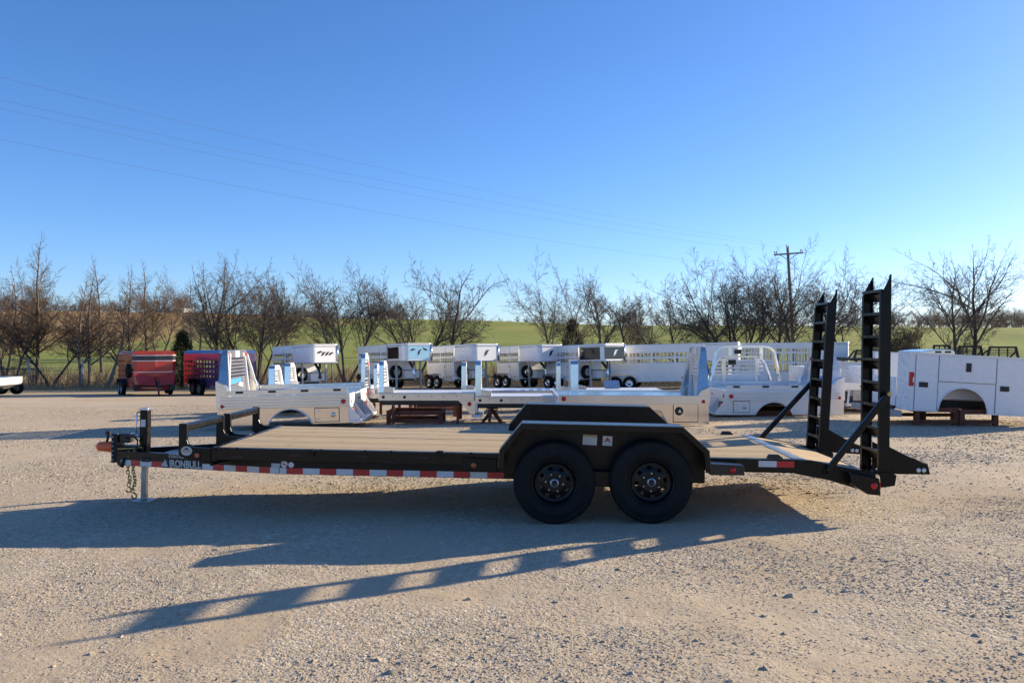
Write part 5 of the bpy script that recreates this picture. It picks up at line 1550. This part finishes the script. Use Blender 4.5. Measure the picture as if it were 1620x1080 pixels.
def utility_trailer():
    Y = 39.5; x = GX(17, Y)
    g = yard_z(x, Y)
    T = empty('utility_trailer', (x - 1.8, Y, g)); tag(T, 'white utility trailer cut off by the left edge of the yard', 'trailer')
    m = MB(); m.prism([(-2, .52), (1.72, .52), (1.80, .62), (1.80, .90), (-2, .86)], -.95, -.91); m.build('side_board', M['white'], T, .01)
    m = MB(); m.prism([(-2, .52), (1.72, .52), (1.80, .62), (1.80, .90), (-2, .86)], .91, .95); m.build('side_board', M['white'], T, .01)
    m = MB(); m.box(-2, 1.76, -.909, .909, .45, .52); m.build('bed_floor', M['dark_steel'], T)
    m = MB(); m.box(1.70, 1.78, -.905, .905, .53, .88); m.build('tail_board', M['white'], T, .01)
    m = MB(); m.box(1.781, 1.80, -.6, .6, .36, .44); m.build('bumper', M['dark_steel'], T)
    for y, sg in ((-1.06, -1), (1.06, 1)):
        road_wheel(T, 1.45, y, .32, .32, .18, sg, 'galv')
        road_wheel(T, .70, y, .32, .32, .18, sg, 'galv')
utility_trailer()

# ------------------------------------------------------------------ trees
class Tree:
    def __init__(s, seed):
        s.r = random.Random(seed); s.trunk = MB(); s.crown = MB()
    def cone(s, mb, p, q, r0, r1, n):
        d = (q - p)
        ref = Vector((0.3, 0.5, 1)) if abs(d.z) < .8 * d.length else Vector((1, .2, 0))
        a = d.cross(ref).normalized(); b = d.cross(a).normalized()
        k = len(mb.v)
        for c, rr in ((p, r0), (q, r1)):
            for i in range(n):
                t = 6.2832 * i / n
                mb.v.append(tuple(c + (a * math.cos(t) + b * math.sin(t)) * rr))
        for i in range(n):
            j = (i + 1) % n
            mb.f.append((k + i, k + j, k + n + j, k + n + i)); mb.sm.append(True)
    def grow(s, p, d, L, r, lev, P):
        rnd = s.r
        nseg = (6, 5, 4, 2, 1)[lev]
        mb = s.trunk if lev == 0 else s.crown
        sides = (8, 6, 4, 3, 3)[lev]
        wob = P['wob'] * (0.6, 1.0, 1.15, 1.3, 1.0)[lev]
        up = (P['up'] * .6, P['up'], P['up'] * 1.1, P['up'] * .8, .25)[lev]
        pts = [p.copy()]; dirs = [d.copy()]
        q = p.copy(); dd = d.copy(); sl = L / nseg
        for i in range(nseg):
            dd = (dd + Vector((rnd.gauss(0, wob), rnd.gauss(0, wob), rnd.gauss(0, wob * .6) + up * .12))).normalized()
            q = q + dd * sl
            pts.append(q.copy()); dirs.append(dd.copy())
        end = r * (.45 if lev < 2 else .35)
        for i in range(nseg):
            ra = r + (end - r) * i / nseg; rb = r + (end - r) * (i + 1) / nseg
            s.cone(mb, pts[i], pts[i + 1], max(ra, P['rmin']), max(rb, P['rmin'] * .8), sides)
        if lev >= 4: return
        nch = P['n'][lev]
        nch = max(1, int(round(nch * rnd.uniform(.8, 1.2))))
        lo = P['bare'] if lev == 0 else (.22 if lev == 1 else .15)
        for c in range(nch):
            t = lo + (1 - lo) * (c + rnd.uniform(.1, .9)) / nch
            k = min(nseg - 1, int(t * nseg)); fr = t * nseg - k
            pos = pts[k].lerp(pts[k + 1], fr)
            base = dirs[k + 1]
            az = rnd.uniform(0, 6.2832) if lev else c * 2.4 + rnd.uniform(-.5, .5)
            ax = base.cross(Vector((math.cos(az), math.sin(az), .2)))
            if ax.length < .05: ax = Vector((1, 0, 0))
            ax.normalize()
            ang = R(rnd.uniform(*P['ang'][lev]))
            nd = Matrix.Rotation(ang, 3, ax) @ base
            nd = Matrix.Rotation(rnd.uniform(0, 6.28), 3, base) @ nd
            ln = L * P['len'][lev] * (1.12 - .55 * t if lev else (1.05 - .45 * (t - lo) / (1 - lo) if P['con'] else .75 + .35 * t)) * rnd.uniform(.75, 1.25)
            rr = max((r + (end - r) * t) * rnd.uniform(.45, .68), P['rmin'])
            s.grow(pos, nd, ln, rr, lev + 1, P)
        # leader carries on from the tip
        if lev < 3:
            s.grow(pts[-1], dirs[-1], L * .45, end, lev + 1, P)

STY = {
    'tall':  dict(con=True, wob=.05, up=.35, n=(15, 7, 6, 4), bare=.30, ang=((40, 70), (30, 60), (30, 60), (25, 60)), len=(.36, .52, .50, .46), rmin=.0065),
    'vase':  dict(con=False, wob=.10, up=.12, n=(9, 8, 6, 5), bare=.42, ang=((20, 50), (28, 60), (30, 62), (25, 60)), len=(.70, .50, .47, .46), rmin=.0065),
    'bushy': dict(con=False, wob=.10, up=.28, n=(11, 8, 6, 5), bare=.30, ang=((22, 54), (28, 60), (30, 62), (25, 60)), len=(.60, .50, .48, .46), rmin=.0065),
    'crook': dict(con=False, wob=.19, up=.22, n=(8, 7, 6, 4), bare=.36, ang=((28, 62), (30, 65), (30, 65), (25, 60)), len=(.62, .50, .48, .46), rmin=.0065),
}
def tree(label, px, ptop, Y, style, stems=1, lean=0.0, spread=.35, seed=0, trunk_mat='bark', twig='twig_grey', rad=None, group='bare trees along the fence', hill=False):
    x = GX(px, Y); g = base_z(x, Y) - .12
    H = (CAM_Z + (540 - ptop) / FPX * Y) - g
    P = STY[style]
    t = Tree(seed * 17 + 3)
    r0 = rad if rad else H * .0165
    Ls = H * (.66 if style == 'tall' else .52)
    rnd = random.Random(seed)
    for k in range(stems):
        az = 6.28 * k / stems + rnd.uniform(-.4, .4)
        if stems == 1: d = Vector((lean, rnd.uniform(-.05, .05), 1)).normalized()
        else: d = Vector((lean + spread * math.cos(az) * (1 if abs(math.cos(az)) > .3 else .5), spread * .6 * math.sin(az), 1)).normalized()
        t.grow(Vector((.0, 0, 0)) + Vector((d.x, d.y, 0)) * .15, d, Ls * rnd.uniform(.9, 1.05), r0 * (1 if stems == 1 else .72), 0, P)
    zz = sorted(v[2] for v in t.crown.v); zmax = zz[int(len(zz) * .992)]
    sc = H / zmax
    T = empty('bare_tree', (x, Y, g)); tag(T, label, 'tree', group)
    for mb, nm, mt in ((t.trunk, 'trunk', trunk_mat), (t.crown, 'crown', twig)):
        mb.v = [(v[0] * sc, v[1] * sc, v[2] * sc) for v in mb.v]
        mb.build(nm, M[mt], T, recalc=False)
    return T

TREES = [
 # label, px, top, depth, style, stems, lean, spread, trunk, twig
 ('tall straight bare tree at far left, tallest above the brown slope', 58, 393, 57, 'tall', 1, .02, .3, 'bark', 'twig_brown'),
 ('bushy bare tree cut by the left edge of the picture', 6, 428, 60, 'bushy', 2, .0, .25, 'bark', 'twig_brown'),
 ('bare tree with dark forked trunk just right of the left edge', 20, 452, 56, 'vase', 2, -.1, .4, 'bark_dark', 'twig_brown'),
 ('low leaning bare tree with Y-shaped trunk right of the tallest one', 80, 470, 55.5, 'crook', 2, .12, .5, 'bark_dark', 'twig_brown'),
 ('pale trunked bare tree, left one of the pair left of the red trailer', 128, 447, 56, 'tall', 1, -.03, .3, 'bark_pale', 'twig_brown'),
 ('pale trunked bare tree, right one of the pair left of the red trailer', 141, 441, 57, 'tall', 1, .02, .3, 'bark_pale', 'twig_brown'),
 ('slim bare tree rising on the slope behind the pale pair', 161, 428, 74, 'tall', 1, .0, .3, 'bark', 'twig_brown'),
 ('bare tree with kinked trunk immediately left of the red trailer', 169, 470, 55.5, 'crook', 1, .10, .3, 'bark_pale', 'twig_brown'),
 ('straight bare tree growing right behind the red trailer', 207, 442, 62, 'tall', 1, .0, .3, 'bark', 'twig_brown'),
 ('taller bare tree on the slope left of the barn', 233, 431, 80, 'tall', 1, .0, .3, 'bark', 'twig_brown'),
 ('spreading bare tree on the slope in front of the barn', 250, 438, 84, 'vase', 2, .05, .3, 'bark', 'twig_brown'),
 ('small slim bare tree on the slope right of the barn', 304, 452, 95, 'tall', 1, .0, .3, 'bark', 'twig_grey'),
 ('second slim bare tree right of the barn', 316, 449, 93, 'tall', 1, .02, .3, 'bark', 'twig_grey'),
 ('bare tree with tall upright crown above the violet trailer', 345, 418, 60, 'bushy', 1, .0, .3, 'bark_dark', 'twig_grey'),
 ('wide many-stemmed bare tree behind the blue film cab guard', 408, 437, 58, 'vase', 4, .02, .48, 'bark_dark', 'twig_grey'),
 ('slightly leaning bare tree above the white nosed trailer', 452, 438, 61, 'vase', 1, .10, .3, 'bark_dark', 'twig_grey'),
 ('broad three-stemmed bare tree between the first two gooseneck trailers', 548, 433, 56.5, 'vase', 3, .0, .50, 'bark', 'twig_grey'),
 ('bare tree with V-shaped stems behind the dark windowed trailer', 658, 434, 58, 'vase', 3, -.04, .45, 'bark_dark', 'twig_grey'),
 ('crooked slender bare tree standing alone left of the sky gap', 716, 428, 57, 'crook', 1, -.01, .3, 'bark_dark', 'twig_grey'),
 ('large spreading bare tree just right of the sky gap', 888, 422, 59, 'vase', 2, -.02, .30, 'bark', 'twig_grey'),
 ('bare tree with dense crown right of the large spreading one', 945, 436, 58, 'bushy', 1, .03, .3, 'bark_dark', 'twig_grey'),
 ('small bare tree on the field edge above the black nosed trailer', 988, 461, 72, 'crook', 1, .05, .3, 'bark', 'twig_grey'),
 ('small round crowned bare tree on the field edge', 1009, 464, 74, 'bushy', 1, .0, .3, 'bark', 'twig_grey'),
 ('bare tree leaning left above the long livestock trailer', 1058, 464, 58, 'crook', 1, -.42, .3, 'bark_dark', 'twig_grey'),
 ('gnarled bare tree above the nose of the long livestock trailer', 1085, 453, 57, 'crook', 2, .0, .4, 'bark_dark', 'twig_grey'),
 ('dense bushy bare tree left of the utility pole, left of two', 1163, 416, 57, 'vase', 3, -.03, .38, 'bark_dark', 'twig_grey'),
 ('dense bushy bare tree left of the utility pole, right of two', 1188, 410, 58, 'vase', 2, .03, .26, 'bark_dark', 'twig_grey'),
 ('slim bare tree close to the left of the utility pole', 1225, 414, 60, 'vase', 1, .03, .22, 'bark', 'twig_grey'),
 ('airy bare tree between the utility pole and the far ramp', 1268, 406, 57, 'vase', 2, .06, .30, 'bark', 'twig_grey'),
 ('bare tree seen between the two ramps', 1347, 436, 58, 'crook', 2, -.02, .4, 'bark_dark', 'twig_grey'),
 ('low bare thicket tree right of the near ramp', 1424, 500, 60, 'bushy', 3, .0, .4, 'bark', 'twig_grey'),
 ('small dark bare tree behind the large white service body', 1487, 492, 62, 'crook', 2, .0, .5, 'bark_dark', 'twig_grey'),
 ('tall wide bare tree above the large white service body', 1509, 397, 58, 'vase', 1, -.03, .3, 'bark', 'twig_grey'),
 ('tall bare tree leaning right beside the wide one above the service body', 1534, 394, 60, 'vase', 1, .14, .3, 'bark_dark', 'twig_grey'),
]
for i, (lb, px, top, Y, sty, st, ln, spd, tm, tw) in enumerate(TREES):
    tree(lb, px, top, Y, sty, st, ln, spd, i + 1, tm, tw)

# cedar beside the violet trailer
def cedar(label, px, ptop, Y, w, seed):
    x = GX(px, Y); g = base_z(x, Y) - .05
    H = CAM_Z + (540 - ptop) / FPX * Y - g
    T = empty('cedar_tree', (x, Y, g)); tag(T, label, 'tree')
    m = MB(); m.tube([(0, 0, 0), (0, 0, H * .85)], [.10, .02], 7); m.build('trunk', M['bark_dark'], T)
    rnd = random.Random(seed); m = MB()
    for k in range(620):
        z = H * (rnd.uniform(.04, 1.0)); rr = w * (1 - z / H) ** .75 * (1 + .25 * math.sin(z * 5 + seed)) + .05
        az = rnd.uniform(0, 6.28); r = rr * rnd.uniform(.45, 1.05)
        c = Vector((r * math.cos(az), r * math.sin(az), z))
        for q in range(14):
            p = c + Vector((rnd.gauss(0, .11), rnd.gauss(0, .11), rnd.gauss(0, .10)))
            d = Vector((math.cos(az) + rnd.gauss(0, .5), math.sin(az) + rnd.gauss(0, .5), rnd.uniform(.1, 1.0))).normalized() * rnd.uniform(.08, .17)
            sd = d.cross(Vector((rnd.gauss(0, 1), rnd.gauss(0, 1), rnd.gauss(0, 1)))).normalized() * .028
            m.add([p - sd, p + sd, p + d], [(0, 1, 2)])
    m.build('crown', M['cedar'], T, recalc=False)
cedar('dark green cedar between the red and the violet trailer', 288, 527, 53.5, 1.35, 2)
cedar('small dark cedar in the brush behind the fender tops', 905, 507, 61, 1.3, 5)

# underbrush and dry grass along the fence, the far woods on the crest
def brush():
    rnd = random.Random(21); m = MB(); tr = Tree(5)
    for k in range(6400):
        Y = rnd.uniform(54.8, 63)
        px = rnd.uniform(-260, 1880)
        dens = .5 + .5 * noise.noise(Vector((px * .012, 3, 0))) + .25 * noise.noise(Vector((px * .05, 9, 0)))
        if px < 330: dens += .15
        if rnd.random() > dens: continue
        x = GX(px, Y); g = base_z(x, Y) - .05
        h = rnd.uniform(.5, 1.6) * (1 + .7 * dens) * (1.2 if rnd.random() < .1 else .8)
        p = Vector((x, Y, g)); d = Vector((rnd.gauss(0, .35), rnd.gauss(0, .3), 1)).normalized()
        q = p + d * h * .55; e = q + (d + Vector((rnd.gauss(0, .35), rnd.gauss(0, .3), .1))).normalized() * h * .45
        tr.cone(m, p, q, .016, .010, 3); tr.cone(m, q, e, .010, .006, 3)
        for j in range(5):
            s0 = p.lerp(q, rnd.uniform(.3, 1)); s1 = s0 + Vector((rnd.gauss(0, .4), rnd.gauss(0, .4), rnd.uniform(.1, .8))).normalized() * h * rnd.uniform(.2, .45)
            tr.cone(m, s0, s1, .007, .005, 3)
    o = m.build('underbrush', M['twig_brown'], None, recalc=False)
    tag(o, 'tangle of bare brown underbrush along the fence below the trees', 'brush', None, 'stuff')
    m = MB()
    for k in range(11000):
        Y = rnd.uniform(50.5, 58); px = rnd.uniform(-260, 1880); x = GX(px, Y)
        g = yard_z(x, Y); h = rnd.uniform(.08, .40) * (1.3 if Y > 53 else .7)
        dx, dy = rnd.gauss(0, .12), rnd.gauss(0, .12); w = .018
        m.v += [(x - w, Y, g), (x + w, Y, g), (x + dx, Y + dy, g + h)]; n = len(m.v); m.f.append((n - 3, n - 2, n - 1)); m.sm.append(False)
    o = m.build('dry_grass', M['dry_grass'], None, recalc=False)
    tag(o, 'dry straw-coloured grass at the foot of the fence', 'grass', None, 'stuff')
brush()
def far_woods():
    rnd = random.Random(33); tr = Tree(7); m = MB()
    def small(x, Y, g, h, spread):
        p = Vector((x, Y, g - .3)); top = p + Vector((rnd.gauss(0, .10) * h, 0, h * rnd.uniform(.4, .6)))
        tr.cone(m, p, top, h * .010 + .03, h * .006 + .02, 3)
        for b in range(13):
            s0 = p.lerp(top, rnd.uniform(.12, 1)); d = Vector((rnd.gauss(0, .7), rnd.gauss(0, .5), rnd.uniform(.25, 1.1))).normalized()
            e = s0 + d * h * rnd.uniform(.25, .48); tr.cone(m, s0, e, h * .004 + .016, .014, 3)
            for c in range(8):
                u = s0.lerp(e, rnd.uniform(.2, 1)); v = u + (d + Vector((rnd.gauss(0, .6), rnd.gauss(0, .6), rnd.gauss(.25, .4)))).normalized() * h * rnd.uniform(.10, .26)
                tr.cone(m, u, v, .017, .011, 3)
    bands = [(-320, 300, 200, 260, 190, 2.5, 8.0), (470, 640, 208, 260, 75, 2.0, 6.0), (640, 980, 215, 250, 40, 1.0, 3.0), (980, 1330, 212, 270, 80, 2.0, 6.0), (1330, 1920, 208, 300, 260, 2.5, 9.0), (1440, 1680, 300, 380, 50, 8, 13)]
    for a, b, y0, y1, n, h0, h1 in bands:
        for k in range(n):
            Y = rnd.uniform(y0, y1); x = GX(rnd.uniform(a, b), Y)
            q = .5 + .8 * noise.noise(Vector((x * .05, 2, 0)))
            small(x, Y, base_z(x, Y), h0 + (h1 - h0) * max(0, min(1, q + rnd.gauss(0, .22))), 1)
    o = m.build('far_woods', M['far_wood'], None, recalc=False)
    tag(o, 'far-off bare woods along the crest of the hill', 'woods', None, 'stuff')
far_woods()

# ------------------------------------------------------------------ barn on the crest
def barn():
    Y = 196.0; xl = GX(246, Y); xr_ = GX(290, Y); g = base_z((xl + xr_) / 2, Y) - .3
    zt = CAM_Z + (540 - 487) / FPX * Y - g
    T = empty('barn', ((xl + xr_) / 2, Y, g)); tag(T, 'pale metal barn on the crest of the brown hill', 'barn')
    w = (xr_ - xl) / 2
    m = MB(); m.box(-w, w * .40, -.1, 7, 0, zt - .55); m.build('wall', M['galv'], T)
    m = MB(); m.prism([(w * .40, 0), (w, 0), (w, zt - .35), (w * .40, zt - .55)], -.2, 7); m.build('gable_wall', M['white'], T)
    m = MB(); m.prism([(-w - .3, zt - .55), (w * .42, zt - .54), (w + .1, zt - .34), (w + .1, zt), (w * .42, zt - .22), (-w - .3, zt - .30)], -.5, 7.4); m.build('roof', M['alu_pale'], T)
    m = MB(); m.box(w * .55, w * .85, -.25, -.201, 0, zt * .6); m.build('door', M['galv'], T)
barn()

# ------------------------------------------------------------------ utility pole and lines
def pole_and_lines():
    Y = 66.0
    top = W(1246, 388, Y); bx = GX(1258, Y); g = base_z(bx, Y)
    T = empty('utility_pole', (bx, Y, g)); tag(T, 'wooden utility pole with one crossarm, left of the far ramp', 'utility pole')
    H = top.z - g; dx = top.x - bx
    m = MB(); m.tube([(0, 0, -.3), (dx * .5, 0, H * .5), (dx, 0, H - .12)], [.17, .14, .105], 12); m.build('pole', M['pole_wood'], T)
    ca = W(1246.5, 401.5, Y); zc = ca.z - g; xc = dx * zc / H
    l = 1.24; tilt = .10
    pl = Vector((xc - l, -.25, zc - l * .10)); pr = Vector((xc + l, .30, zc + l * .085))
    m = MB(); m.bar(pl + Vector((0, -.14, 0)), pr + Vector((0, -.14, 0)), .10, .12); m.build('crossarm', M['pole_wood'], T)
    for e in (pl, pr):
        mid = Vector((xc, 0, zc)).lerp(e, .62)
        m = MB(); m.bar(mid + Vector((0, -.22, -.05)), Vector((xc, -.13, zc - .52)), .03, .05); m.build('arm_brace', M['galv'], T)
    tips = []
    for e, o in ((pl, .05), (pl, .19), (pr, -.05), (pr, -.19)):
        p = e + Vector((o if e is pl else o, -.14, .06))
        m = MB(); m.lathe([(.018, 0), (.018, .05), (.045, .07), (.05, .13), (.035, .16), (.04, .20), (.02, .24), (0, .24)], p, 10, 'z'); m.build('insulator', M['insulator'], T)
        tips.append(p + Vector((0, 0, .2)))
    for o in (-.09, .09):
        p = Vector((dx + o, 0, H - .22))
        m = MB(); m.lathe([(.02, 0), (.02, .10), (.04, .13), (.045, .22), (.02, .26), (0, .26)], p, 10, 'z'); m.build('insulator', M['insulator'], T)
    tips.append(Vector((dx, 0, H)))
    base = Vector((bx, Y, g))
    far = [Vector((-44.6, 12.0, 14.2)), None, Vector((-46.2, 13.4, 14.9)), None, Vector((-45.4, 12.7, 16.0))]
    labs = ['power line from the left end of the crossarm', None, 'power line from the right end of the crossarm', None, 'power line from the top of the utility pole']
    for tp, fe, lb in zip(tips, far, labs):
        if fe is None: continue
        p = base + tp; pts = []
        for i in range(25):
            t = i / 24; q = p.lerp(fe, t); q.z -= 1.5 * 4 * t * (1 - t)
            pts.append(q)
        m = MB(); m.tube(pts, .0045, 4); o = m.build('power_line', M['wire'])
        tag(o, lb + ', faint across the sky', 'power line')
    p = base + Vector((dx * .7, -.1, H * .80)); fe = Vector((-45.0, 12.4, 13.2)); pts = []
    for i in range(25):
        t = i / 24; q = p.lerp(fe, t); q.z -= 1.5 * 4 * t * (1 - t); pts.append(q)
    m = MB(); m.tube(pts, .0045, 4); o = m.build('power_line', M['wire']); tag(o, 'lowest power line, running from below the crossarm, faint across the sky', 'power line')
pole_and_lines()

# ------------------------------------------------------------------ fence behind the trailers
def fence():
    Y = 54.2
    T = empty('wire_fence', (0, Y, 0)); tag(T, 'wire fence with galvanised posts behind the livestock trailers', 'fence')
    def gx(x): return yard_z(x, Y)
    xs = [GX(p, Y) for p in (-40, 45, 131, 212, 291, 370, 447, 525, 602, 680, 757, 835, 912, 990, 1068, 1145, 1222, 1300, 1378, 1455, 1532, 1610, 1690)]
    for i, x in enumerate(xs):
        m = MB(); g = gx(x); h = 1.9
        m.tube([(x, 0, g - .1), (x, 0, g + h)], .038, 8); m.tube([(x, 0, g + h), (x, 0, g + h + .03)], [.045, .02], 8); m.build('post', M['galv'], T)
    for k, h in enumerate((1.86, 1.5, 1.15, .85, .55, .25)):
        m = MB(); m.tube([(x, -.04, gx(x) + h) for x in xs], .014 if k == 0 else .005, 4); m.build('strand', M['galv'], T)
    m = MB()
    for i in range(420):
        x = xs[0] + (xs[-1] - xs[0]) * i / 419
        m.box(x - .003, x + .003, -.043, -.037, gx(x) + .1, gx(x) + 1.5)
    o = m.build('mesh_stays', M['galv'], T); o['kind'] = 'stuff'
fence()
